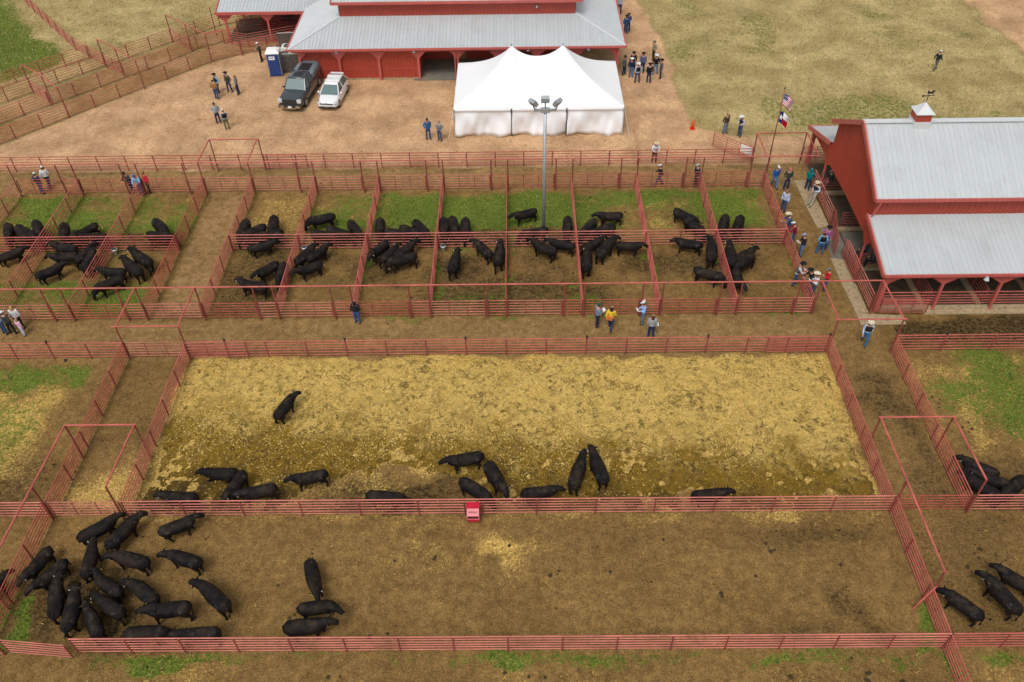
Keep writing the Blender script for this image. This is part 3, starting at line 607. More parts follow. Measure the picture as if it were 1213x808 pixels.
for x in (-26.9, -23.0, -19.2):
    beam('post', wp(x, 76.6, 0), wp(x, 76.6, 2.75), .18, .18, REDT, WG)
    for s_ in (-1, 1):
        b = MB(); b.prism([wp(x+s_*.09, 76.52, 2.7), wp(x+s_*.9, 76.52, 2.7), wp(x+s_*.09, 76.52, 2.0)], (0, 1, 0), .1); b.build('gusset', REDT, WG)
    beam('post', wp(x, 82, 0), wp(x, 82, 4.2), .18, .18, REDT, WG)
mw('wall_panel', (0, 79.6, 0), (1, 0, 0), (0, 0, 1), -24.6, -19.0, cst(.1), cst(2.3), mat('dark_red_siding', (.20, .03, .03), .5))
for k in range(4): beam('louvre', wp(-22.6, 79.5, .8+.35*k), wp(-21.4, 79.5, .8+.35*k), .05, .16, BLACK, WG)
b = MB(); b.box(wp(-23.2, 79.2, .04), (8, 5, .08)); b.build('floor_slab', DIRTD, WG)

# ------------------------------------------------------------------ sale barn (right)
SB = thing('cattle_barn', 'red cattle barn with grey metal roofs and a cupola, right side', 'barn', (21.27, 46.15, 0))
sp = lambda *a: Vector(a)-SB.location
def mr(*a, **k): return metal(*a[:1], Vector(a[1])-SB.location, *a[2:], SB, **k)
X0, X1 = 21.27, 62.0; YR = 46.15; r0 = X0-.28
ms = Vector((0, YR-41.55, 8.06-5.58)); ML = ms.length
mr('roof_panel', (0, 41.55, 5.58), (1, 0, 0), ms, r0, X1, cst(0), cst(ML), ROOF)
mr('roof_panel', (0, 2*YR-41.55, 5.58), (-1, 0, 0), (0, -ms.y, ms.z), -X1, -r0, cst(0), cst(ML), ROOF)
ls = Vector((0, 41.93-37.72, 4.2-3.0)); LL = ls.length
mr('roof_panel', (0, 37.72, 3.0), (1, 0, 0), ls, r0, X1, cst(0), cst(LL), ROOF)
mr('roof_panel', (0, 2*YR-37.72, 3.0), (-1, 0, 0), (0, -ls.y, ls.z), -X1, -r0, cst(0), cst(LL), ROOF)
beam('ridge_cap', sp(r0-.05, YR, 8.1), sp(X1, YR, 8.1), .42, .06, RIDGE, SB)
for s_ in (1, -1):
    yy_ = lambda y: YR+s_*(YR-y)*-1 if s_ == 1 else YR+(YR-y)
    mr('wall_panel', (0, 41.97 if s_ == 1 else 2*YR-41.97, 0), (s_, 0, 0), (0, 0, 1), (X0 if s_ == 1 else -X1), (X1 if s_ == 1 else -X0), cst(4.05), cst(5.62), REDW)
for sy in (1, -1):
    Y_ = (lambda y: y) if sy == 1 else (lambda y: 2*YR-y)
    beam('fascia', sp(r0, Y_(41.5), 5.5), sp(X1, Y_(41.5), 5.5), .1, .2, REDT, SB)
    beam('gutter', sp(r0, Y_(37.66), 2.93), sp(X1, Y_(37.66), 2.93), .12, .16, REDT, SB)
    beam('rake_trim', sp(r0-.03, Y_(41.5), 5.53), sp(r0-.03, YR, 8.03), .1, .30, REDT, SB)
    beam('rake_trim', sp(r0-.03, Y_(37.68), 2.95), sp(r0-.03, Y_(41.97), 4.18), .1, .30, REDT, SB)
    beam('header', sp(X0, Y_(38.0), 2.72), sp(X1, Y_(38.0), 2.72), .14, .34, REDT, SB)
    for k in range(12):
        x = X0+.12+3.4*k; beam('post', sp(x, Y_(38.0), 0), sp(x, Y_(38.0), 2.6), .15 if k else .24, .15 if k else .24, REDT, SB)
        for s_ in ((-1, 1) if k else (1,)):
            b = MB(); b.prism([sp(x+s_*.07, Y_(37.92), 2.58), sp(x+s_*.8, Y_(37.92), 2.58), sp(x+s_*.8, Y_(37.92), 2.56), sp(x+s_*.07, Y_(37.92), 2.1)], (0, 1, 0), .12); b.build('gusset', REDT, SB)
        if k: beam('post', sp(x, Y_(41.9), 0), sp(x, Y_(41.9), 4.1), .15, .15, REDT, SB)
def interp(pts):
    def f(y):
        for (a, za_), (b_, zb_) in zip(pts[:-1], pts[1:]):
            if a <= y <= b_: return za_+(zb_-za_)*(y-a)/max(b_-a, 1e-6)
        return pts[0][1] if y < pts[0][0] else pts[-1][1]
    return f
half = [(0, 2.1+.0), (0.02, 2.1)]
lowh = [(37.95, 2.35), (38.35, 2.38), (38.6, 2.75), (41.1, 2.75), (41.45, 2.3), (41.85, 2.3), (42.3, 2.68), (46.15, 2.75)]
top = [(37.8, 3.0), (41.95, 4.18), (41.955, 5.72), (46.15, 7.98)]
sym = lambda pts: pts+[(2*YR-a, z) for a, z in reversed(pts[:-1])]
lo, hi = interp(sym(lowh)), interp(sym(top))
mr('wall_panel', (X0, 0, 0), (0, -1, 0), (0, 0, 1), -(2*YR-37.9), -37.9, lambda u: lo(-u), lambda u: hi(-u), REDW, pw=.84, rib=.28)
for yv in (41.66, 2*YR-41.66): beam('post', sp(X0+.02, yv, 0), sp(X0+.02, yv, 2.35), .12, .12, REDT, SB)
beam('downspout', sp(X0-.1, 41.75, 4.2), sp(X0+.1, 41.45, 5.5), .08, .08, REDT, SB)
# floors
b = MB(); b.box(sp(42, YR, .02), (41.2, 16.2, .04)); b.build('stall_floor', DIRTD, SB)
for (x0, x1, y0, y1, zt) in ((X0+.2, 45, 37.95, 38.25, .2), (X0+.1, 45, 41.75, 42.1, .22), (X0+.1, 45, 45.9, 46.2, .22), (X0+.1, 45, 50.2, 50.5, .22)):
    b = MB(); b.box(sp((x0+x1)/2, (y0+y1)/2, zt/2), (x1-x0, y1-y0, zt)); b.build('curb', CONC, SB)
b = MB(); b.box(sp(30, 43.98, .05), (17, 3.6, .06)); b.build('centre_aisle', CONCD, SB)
for k in range(6):
    b = MB(); b.box(sp(24.3+3.4*k, 40.0, .1), (.3, 3.3, .18)); b.build('curb', CONC, SB)
# cupola
cu = MB(); cx, cy = 24.33, YR
cu.box(sp(cx, cy, 7.7), (1.0, 1.0, 1.1)); cupo = cu.build('cupola_base', RIDGE, SB)
cu = MB(); cu.box(sp(cx, cy, 8.5), (.9, .9, .54)); cl = cu.build('cupola_louvres', REDW, cupo)
cu = MB(); e = .56; rings = []
for h_, q in ((8.75, e), (8.78, e), (8.92, e*.66), (9.08, e*.38), (9.29, .05), (9.33, .03)): rings.append([sp(cx+a*q, cy+c*q, h_) for a, c in ((-1, -1), (1, -1), (1, 1), (-1, 1))])
cu.loft(rings); cu.build('cupola_roof', RIDGE, cupo)
wv_ = MB(); wv_.tube([sp(cx, cy, 9.29), sp(cx, cy, 9.96)], .022, 6, up=(1, 0, 0)); wv_.tube([sp(cx-.3, cy, 9.71), sp(cx+.35, cy, 9.76)], .025, 6)
wv_.prism([sp(cx-.1, cy, 9.88), sp(cx+.22, cy, 9.84), sp(cx+.34, cy, 10.06), sp(cx+.2, cy, 10.06), sp(cx+.1, cy, 9.96), sp(cx-.12, cy, 10.08)], (0, 1, 0), .03)
wv_.prism([sp(cx-.42, cy, 9.71), sp(cx-.25, cy, 9.63), sp(cx-.25, cy, 9.79)], (0, 1, 0), .03); wv_.build('weathervane', BLACK, cupo)
b = MB(); b.tube([sp(24.9+2.0, 37.55, 2.7), sp(26.9, 37.55, 2.9)], [.16, .06], 10, up=(1, 0, 0)); b.build('lamp', LAMPG, SB)
# rails of the barn
GB = 'pipe rails around the open sides of the cattle barn'
fence('pipe rails between the front posts of the cattle barn', (21.6, 38.12), (45, 38.12), rails=[.45, .65, .85, 1.05, 1.3], h=1.3, posts=[], group=GB)
gate('gate ajar in front of the cattle barn corner post', (21.45, 37.62), (24.2, 37.56), 2, h=1.2)
fence('walkway rails of the cattle barn, below the gate opening', (21.0, 37.95), (21.0, 43.2), 2.2, h=1.35, rails=[.25, .45, .65, .85, 1.1, 1.35], group=GB)
gate('gate swung back against the barn rails beside the walkway', (20.86, 43.3), (20.84, 40.4), 2, h=1.38)
fence('walkway rails of the cattle barn, behind the cowboy in khaki', (21.0, 46.65), (21.0, 51.4), 2.2, h=1.35, rails=[.25, .45, .65, .85, 1.1, 1.35], group=GB)
gate('gate swung out onto the walkway, mesh filled, beside the man in black vest', (21.08, 46.55), (20.36, 43.35), 2, h=1.38)
for k in range(4):
    fence(['first', 'second', 'third', 'fourth'][k]+' stall divider inside the front bay of the cattle barn, counted from the left', (24.55+3.4*k, 38.4), (24.55+3.4*k, 41.7), 1.6, m=GATEP, group=GB)
fence('stall fence crossing inside the cattle barn', (21.6, 46.35), (40, 46.35), 2.5, m=GATEP, group=GB)
fence('rear stall fence inside the cattle barn', (21.5, 50.55), (40, 50.55), 2.5, m=GATEP, group=GB)
fence('low stall rails inside the cattle barn beside the sitting people', (21.6, 41.95), (40, 41.95), 2.5, m=GATEP, group=GB)
# concrete walkway (setting)
def slab(name, poly, z=.03, m=CONC, k='structure'):
    b = MB(); b.prism([(x, y, -.05) for x, y in poly], (0, 0, 1), .05+z); return kind(b.build(name, m), k)
wk = [[(19.95, 52.15), (20.85, 52.15), (20.95, 49.0), (20.0, 49.0)], [(20.0, 48.98), (20.95, 48.98), (20.95, 46.6), (20.12, 46.3)], [(20.1, 43.1), (20.95, 42.9), (20.95, 40.4), (20.12, 40.4)], [(20.12, 40.38), (20.95, 40.38), (20.95, 37.8), (20.2, 37.8)], [(20.2, 37.75), (22.85, 37.5), (22.85, 36.75), (20.2, 36.75)]]
for p_ in wk: slab('walkway_slab', p_)
slab('barn_apron', [(24.2, 37.95), (45, 37.95), (45, 37.55), (24.2, 37.6)], .05)
slab('barn_threshold', [(20.3, 46.25), (21.9, 46.6), (21.9, 42.9), (20.2, 42.9)], .02, CONCD)

# ------------------------------------------------------------------ tent
TN = thing('party_tent', 'big white peaked tent with side walls standing against the show barn', 'tent', (1.6, 58.9, 0))
tp = lambda *a: Vector(a)-TN.location
TX0, TX1, TY0, TY1, TZ = -4.95, 8.15, 58.9, 66.75, 2.35; PK = [(-.46, 62.8), (3.53, 62.8)]
def tz(x, y):
    ux = min(x-TX0, TX1-x); uy = min(y-TY0, TY1-y); best = TZ+.0
    def cone(px, py, hz):
        # distance fraction from peak to eave along the ray, catenary profile
        dx, dy = x-px, y-py; t = 0
        if dx > 0: t = max(t, dx/(TX1-px))
        if dx < 0: t = max(t, dx/(TX0-px))
        if dy > 0: t = max(t, dy/(TY1-py))
        if dy < 0: t = max(t, dy/(TY0-py))
        t = min(t, 1); return TZ+(hz-TZ)*((1-t)*.62+.38*(1-t)**3.2)
    a = [cone(px, py, 5.6) for px, py in PK]
    if PK[0][0] <= x <= PK[1][0]:
        q = (x-PK[0][0])/(PK[1][0]-PK[0][0]); dip = 4.72+(5.6-4.72)*abs(2*q-1)**2.2
        dy = abs(y-62.8)/((TY1-62.8) if y > 62.8 else (62.8-TY0)); return TZ+(dip-TZ)*((1-dy)*.66+.34*(1-dy)**2.6)
    return max(a)
xs = sorted(set(list(np.linspace(TX0, TX1, 66))+[p[0] for p in PK]+[TX0+.02, TX1-.02])); ys = sorted(set(list(np.linspace(TY0, TY1, 44))+[62.8]))
b = MB(); vs = [tp(x, y, tz(x, y)) for y in ys for x in xs]; nx = len(xs)
b.add(vs, [(j*nx+i, j*nx+i+1, (j+1)*nx+i+1, (j+1)*nx+i) for j in range(len(ys)-1) for i in range(nx-1)]); tc = b.build('canopy', TENT, TN, True)
md = tc.modifiers.new('thickness', 'SOLIDIFY'); md.thickness = .02
def wallcloth(x0, y0, x1, y1, seed):
    r = random.Random(seed); L = math.hypot(x1-x0, y1-y0); n = int(L/.12); b = MB(); vs = []; d = Vector((x1-x0, y1-y0, 0))/L; nn = Vector((d.y, -d.x, 0)); ph = [r.uniform(0, 6) for _ in range(5)]
    rows = [TZ, TZ-.22, TZ-.24, 1.9, 1.5, 1.1, .7, .35, .02]
    for k, z in enumerate(rows):
        for i in range(n+1):
            u = i/n*L; fall = (TZ-z)/TZ; sag = .0 if k < 3 else 1
            off = sag*(.15*math.sin(u*1.7+ph[0]+fall*2.6)+.09*math.sin(u*3.9+ph[1]-fall*4)+.05*math.sin(u*8+ph[2]+fall*6)*math.sin(u*.9+ph[4]))*min(1, fall*2.2)+(-.03 if k >= 2 else 0)
            vs.append(tp(x0, y0, 0)+d*u+nn*off+Vector((0, 0, z+(.06*math.sin(u*1.3+ph[3]) if k == len(rows)-1 else 0))))
    b.add(vs, [(k*(n+1)+i, k*(n+1)+i+1, (k+1)*(n+1)+i+1, (k+1)*(n+1)+i) for k in range(len(rows)-1) for i in range(n)])
    o = b.build('side_wall', TENTS, TN, True); mm = o.modifiers.new('thickness', 'SOLIDIFY'); mm.thickness = .012; return o
fx = [TX0+.02, -.5, 3.75, TX1-.02]
for i in range(3): wallcloth(fx[i]+.03, TY0+.02, fx[i+1]-.03, TY0+.02, i)
wallcloth(TX1-.02, TY0, TX1-.02, TY1, 8); wallcloth(TX0+.02, TY1, TX0+.02, TY0, 9)
for x in fx: beam('pole', tp(x, TY0-.03, 0), tp(x, TY0-.03, TZ), .06, .06, BLACK if x in fx[1:3] else GALV, TN)
for x in (TX0+.02, TX1-.02): beam('pole', tp(x, TY1, 0), tp(x, TY1, TZ), .06, .06, GALV, TN)
for px, py in PK: b = MB(); b.tube([tp(px, py, 0), tp(px, py, 5.72)], [.06, .05], 8, up=(1, 0, 0)); b.build('centre_pole', GALV, TN)
for (x, y, dx) in ((TX0, TY0, -.5), (TX1, TY0, .5)): bar('guy_rope', (x, y, TZ), (x+dx, y-.4, 0), .012, WHITE, TN)

# ------------------------------------------------------------------ lamp pole
LP = thing('floodlight_pole', 'tall grey steel floodlight pole standing in the middle of the pens', 'light pole', (1.62, 45.55, 0))
b = MB(); b.tube([(0, 0, 0), (0, 0, 9.4)], [.13, .085], 12, up=(1, 0, 0)); b.build('pole', GALV, LP, True)
b = MB(); b.tube([(0, 0, 0), (0, 0, .14)], [.4, .38], 16, up=(1, 0, 0)); b.build('footing', CONC, LP)
b = MB(); b.box((0, 0, 9.42), (1.35, .12, .12)); b.box((0, 0, 9.42), (.55, .3, .22)); b.build('crossarm', GALV, LP)
for (x, y, rz, tx) in ((-.6, 0, PI*.72, .5), (.6, 0, -PI*.72+PI*2, .5), (0, .2, PI, .5), (0, -.2, 0, .5)):
    if y == -.2: continue
    R = Matrix.Rotation(rz, 3, 'Z')@Matrix.Rotation(-tx if y else -.6, 3, 'X'); b = MB(); c = Vector((x*1.2, y, 9.9 if x else 10.0))
    b.box(c, (.50, .22, .42), M=R); hd = b.build('floodlight', GALV, LP); b = MB(); b.box(c+R@Vector((0, -.13, 0)), (.48, .03, .4), M=R); b.build('lens', LAMPG, hd)
    b = MB(); b.tube([Vector((x, 0, 9.45)), c-Vector((0, 0, .2))], .035, 6, up=(0, 1, 0)); b.build('bracket', BLACK, LP)

# ------------------------------------------------------------------ flag pole
FP = thing('flag_pole', 'thin dark red flag pole at the corner of the pens, two flags', 'flag pole', (17.85, 52.35, 0))
b = MB(); b.tube([(0, 0, 0), (0, 0, 7.1)], [.05, .035], 8, up=(1, 0, 0)); b.build('pole', POST, FP, True)
b = MB(); b.ball((0, 0, 7.14), .06, 8, 6); b.build('finial', BLACK, FP, True)
FR, FW, FB_ = mat('flag_red', (.50, .01, .02), .7, spec=.1), mat('flag_white', (.78, .78, .80), .7), mat('flag_blue', (.008, .022, .13), .7, spec=.1)
def flag(name, label, z0, L, Hh, paint, nu=26, nv=26):
    t = thing(name, label, 'flag', (17.85, 52.35, z0)); b = MB(); vs = []
    for j in range(nv+1):
        for i in range(nu+1):
            u, v_ = i/nu, j/nv; x = .05+u*L*.58*(1-.15*v_); z = -v_*Hh*.85-u*u*L*.26-u*.20*L; y = .10*math.sin(u*7+v_*2.0)*u**.5
            vs.append((x, y, z))
    for j in range(nv):
        for i in range(nu):
            k = j*(nu+1)+i; b.add([], []); b.f.append((k, k+1, k+nu+2, k+nu+1)); b.m.append(paint((i+.5)/nu, (j+.5)/nv))
    b.v = vs; o = b.build('cloth', [FR, FW, FB_], t, True); mm = o.modifiers.new('thickness', 'SOLIDIFY'); mm.thickness = .006; return t
def star(cx, cy, r, u, v_, asp):
    dx, dy = (u-cx)*asp, v_-cy; a = math.atan2(dx, -dy); rr = math.hypot(dx, dy); k = (a/(2*PI/5)) % 1; k = abs(k-.0) if k < .5 else 1-k
    return rr < r*(1-(k*2)*.62)
def us(u, v_):
    if u < .4 and v_ < 7/13:
        gx_, gy_ = u/.4*6, v_/(7/13)*5
        return 1 if (int(gx_*2)+int(gy_*2)) % 2 == 0 and (gx_ % .5) < .3 and (gy_ % .5) < .3 else 2
    return 0 if int(v_*13) % 2 == 0 else 1
flag('national_flag', 'upper flag on the pole, red and white stripes with blue canton', 6.75, 1.35, .95, us, 40, 39)
flag('state_flag', 'lower flag on the pole, blue hoist with white star, white over red', 5.45, 1.3, .95, lambda u, v_: (1 if star(.17, .5, .26, u, v_, 1.4) else 2) if u < .36 else (1 if v_ < .5 else 0), 40, 30)

# ------------------------------------------------------------------ yard things
ORG = mat('cone_orange', (.75, .07, .015), .5)
t = thing('traffic_cone', 'orange traffic cone at the edge of the field', 'traffic cone', P(820, 152.5)); b = MB(); b.box((0, 0, .02), (.42, .42, .04)); b.build('base', ORG, t)
b = MB(); b.tube([(0, 0, .04), (0, 0, .85)], [.17, .03], 12, up=(1, 0, 0)); b.build('cone', ORG, t, True)
# portable toilet
PTB, PTW = mat('toilet_blue', (.012, .045, .19), .45), mat('toilet_grey', (.26, .29, .33), .5)
t = thing('portable_toilet', 'blue portable toilet with white roof beside the wooden enclosure', 'portable toilet', (-21.2, 70.1, 0), .06)
b = MB(); b.box((0, 0, 1.05), (1.1, 1.1, 1.95)); b.build('cabin', PTW, t)
b = MB(); b.box((0, -.57, 1.0), (.98, .06, 1.85)); dr = b.build('door', PTB, t); b = MB(); b.box((.36, -.62, 1.05), (.05, .05, .18)); b.build('handle', BLACK, dr)
b = MB(); b.box((-.08, -.61, 1.68), (.5, .03, .3)); b.build('sign', WHITE, dr)
b = MB(); b.box((-.08, -.628, 1.68), (.3, .01, .05)); b.box((-.2, -.628, 1.76), (.06, .01, .08)); b.box((.0, -.628, 1.76), (.06, .01, .08)); b.build('sign_mark', PTB, dr)
b = MB(); b.loft([[Vector((a*q, c*q, z)) for a, c in ((-1, -1), (1, -1), (1, 1), (-1, 1))] for z, q in ((2.02, .60), (2.08, .60), (2.2, .50), (2.28, .30))]); b.build('roof', WHITE, t)
b = MB(); b.box((0, 0, .04), (1.15, 1.15, .08)); b.build('skid', PTB, t); b = MB(); b.tube([(.4, .4, 2.1), (.4, .4, 2.5)], .05, 8, up=(1, 0, 0)); b.build('vent_pipe', BLACK, t)
# wooden enclosure
def plankwall(label, x0, y0, x1, y1, h):
    t = thing('wooden_fence', label, 'fence', (x0, y0, 0), 0, 'weathered board fences round the cooling units'); L = math.hypot(x1-x0, y1-y0); n = int(L/.145); a = math.atan2(y1-y0, x1-x0)
    pm_ = MB(); pm_.box((0, 0, h/2), (.135, .022, h)); pmesh = pm_.mesh('board', WOODG)
    for i in range(n): o = obj('board', pmesh, t, ((x1-x0)*(i+.5)/n, (y1-y0)*(i+.5)/n, 0)); o.rotation_euler.z = a; o.scale.z = 1+.02*math.sin(i*2.3)
    for z in (.4, h-.35): beam('batten', (0, 0, z), (x1-x0, y1-y0, z), .05, .08, WOODG, t)
    beam('cap_board', (0, 0, h+.02), (x1-x0, y1-y0, h+.02), .14, .03, mat('pale_cap', (.36, .34, .30), .7), t)
plankwall('weathered board fence between the blue toilet and the red wall', -20.55, 70.2, -19.0, 70.2, 1.7)
plankwall('short board fence behind the two cooling units', -21.9, 74.7, -19.5, 74.9, 1.6)
for lb, y in (('front one of two white cooling units with a round fan on top', 71.1), ('rear one of two white cooling units with a round fan on top', 72.5)):
    t = thing('cooling_unit', lb, 'air conditioner', (-20.5, y, 0), 0, 'white cooling units behind the board fence'); b = MB(); b.box((0, 0, .7), (1.15, 1.15, 1.35)); b.build('housing', mat('unit_beige', (.62, .60, .54), .5), t)
    b = MB(); b.tube([(0, 0, 1.38), (0, 0, 1.44)], [.44, .42], 20, up=(1, 0, 0)); gr = b.build('fan_ring', mat('unit_beige', (.62, .6, .54)), t)
    b = MB(); b.tube([(0, 0, 1.441), (0, 0, 1.446)], [.36, .36], 20, up=(1, 0, 0)); b.build('fan_opening', BLACK, gr)
    b = MB()
    for k in range(4): b.box((0, 0, 1.46), (.74, .02, .01), rz=k*PI/4)
    b.build('fan_grille', GALV, gr)
# red mineral feeder on the fence
FRD = mat('feeder_red', (.50, .008, .035), .35, var=.05); FPK = mat('feeder_faded', (.62, .20, .22), .5, var=.15)
t = thing('mineral_feeder', 'bright red plastic feed hopper hanging on the fence below the straw pen', 'feeder', (-2.3, YS-.32, 0))
b = MB(); hw = .30; q = lambda y, z: (y, z)
def hx(b, prof, w, mi=0): b.prism([(-w/2, y, z) for y, z in prof], (1, 0, 0), w, mi)
hx(b, [(.22, .25), (-.26, .22), (-.30, .50), (-.12, .56), (-.12, .60), (-.30, .72), (-.02, 1.0), (.22, 1.0)], .58); b.build('hopper', FRD, t)
b = MB(); hx(b, [(-.30, .50), (-.33, .50), (-.33, .55), (-.30, .55)], .6); b.box((.28, -.22, .56), (.04, .2, .16)); b.box((-.28, -.22, .56), (.04, .2, .16)); b.build('trough_rim', mat('feeder_rim', (.66, .14, .17), .4), t)
b = MB(); b.box((0, -.21, .575), (.48, .16, .03)); b.build('feed', mat('dark_feed', (.03, .02, .015), .9), t)
R = Matrix.Rotation(math.radians(45), 3, 'X')
b = MB(); b.box((0, -.165, .87), (.56, .36, .03), M=R); ld = b.build('lid', FPK, t)
for k in range(6): b = MB(); b.box(Vector((-.18+.07*k, -.185+.0, .885))+R@Vector((0, .02*(k % 2), .012)), (.045, .07, .012), rz=0, M=R); b.build('lid_mark', mat('mark_dark', (.25, .05, .06)), ld)
b = MB(); b.box((0, .12, 1.04), (.62, .3, .06)); b.build('hood', FRD, t)
for x in (-.42, .42): bar('bracket', (-2.3+x, YS-.06, .1), (-2.3+x, YS-.06, 1.05), .03, POST, t)

# ------------------------------------------------------------------ fused bodies
def fuse(b, name, mats, voxel, sm_it=4, dec=.5):
    me0 = b.mesh('tmp', mats if isinstance(mats, list) else [mats]); o = bpy.data.objects.new('tmp', me0); COL.objects.link(o)
    r = o.modifiers.new('r', 'REMESH'); r.mode = 'VOXEL'; r.voxel_size = voxel; r.use_smooth_shade = True
    s_ = o.modifiers.new('s', 'SMOOTH'); s_.iterations = sm_it; s_.factor = .5
    if dec < 1: d = o.modifiers.new('d', 'DECIMATE'); d.ratio = dec
    dg_ = bpy.context.evaluated_depsgraph_get(); me = bpy.data.meshes.new_from_object(o.evaluated_get(dg_)); me.name = name
    me.materials.clear()
    for m in (mats if isinstance(mats, list) else [mats]): me.materials.append(m)
    me.polygons.foreach_set('use_smooth', [True]*len(me.polygons)); bpy.data.objects.remove(o); bpy.data.meshes.remove(me0); return me

# ------------------------------------------------------------------ cattle
HM = bpy.data.materials.new('black_hide'); HM.use_nodes = True; N = NT(HM); B = HM.node_tree.nodes['Principled BSDF']
tcn = N.t.nodes.new('ShaderNodeTexCoord'); oi = N.t.nodes.new('ShaderNodeObjectInfo'); ov = tcn.outputs['Object']
of_ = N.t.nodes.new('ShaderNodeVectorMath'); of_.operation = 'ADD'; N.t.links.new(ov, of_.inputs[0]); cb = N.t.nodes.new('ShaderNodeCombineXYZ'); N.t.links.new(N.op('MULTIPLY', oi.outputs['Random'], 40), cb.inputs[0]); N.t.links.new(cb.outputs[0], of_.inputs[1]); rv = of_.outputs[0]
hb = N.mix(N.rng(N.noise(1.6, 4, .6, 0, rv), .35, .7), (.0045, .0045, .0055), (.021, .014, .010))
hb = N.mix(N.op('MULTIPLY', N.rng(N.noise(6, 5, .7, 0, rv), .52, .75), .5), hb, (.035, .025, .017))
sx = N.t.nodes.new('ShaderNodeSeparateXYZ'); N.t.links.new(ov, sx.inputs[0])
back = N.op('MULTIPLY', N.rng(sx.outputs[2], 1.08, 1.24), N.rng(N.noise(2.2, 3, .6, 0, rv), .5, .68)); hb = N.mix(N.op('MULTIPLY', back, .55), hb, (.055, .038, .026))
def dist3(p):
    n_ = N.t.nodes.new('ShaderNodeVectorMath'); n_.operation = 'DISTANCE'; ab = N.t.nodes.new('ShaderNodeVectorMath'); ab.operation = 'ABSOLUTE'; N.t.links.new(ov, ab.inputs[0]); N.t.links.new(ab.outputs[0], n_.inputs[0]); n_.inputs[1].default_value = p; return n_.outputs['Value']
brand = N.op('MULTIPLY', N.rng(dist3((.62, .27, 1.05)), .17, .10), N.rng(N.noise(16, 2, .5, 0, rv), .54, .60)); brand = N.op('MULTIPLY', brand, N.rng(oi.outputs['Random'], .25, .45))
hb = N.mix(N.op('MULTIPLY', brand, .6), hb, (.13, .12, .115))
N.t.links.new(hb, B.inputs['Base Color']); B.inputs['Roughness'].default_value = .62; B.inputs['Specular IOR Level'].default_value = .13
N.t.links.new(N.bump(N.op('ADD', N.noise(5, 4, .6, 0, rv), N.op('MULTIPLY', N.noise(30, 3, .7, 0, rv), .35)), .8, .05), B.inputs['Normal'])
HOOF = mat('hoof', (.05, .04, .03), .6); TAGW = mat('ear_tag_white', (.75, .75, .68), .5); TAGY = mat('ear_tag_yellow', (.65, .55, .08), .5); EYE = mat('eye_dark', (.004, .004, .004), .15)
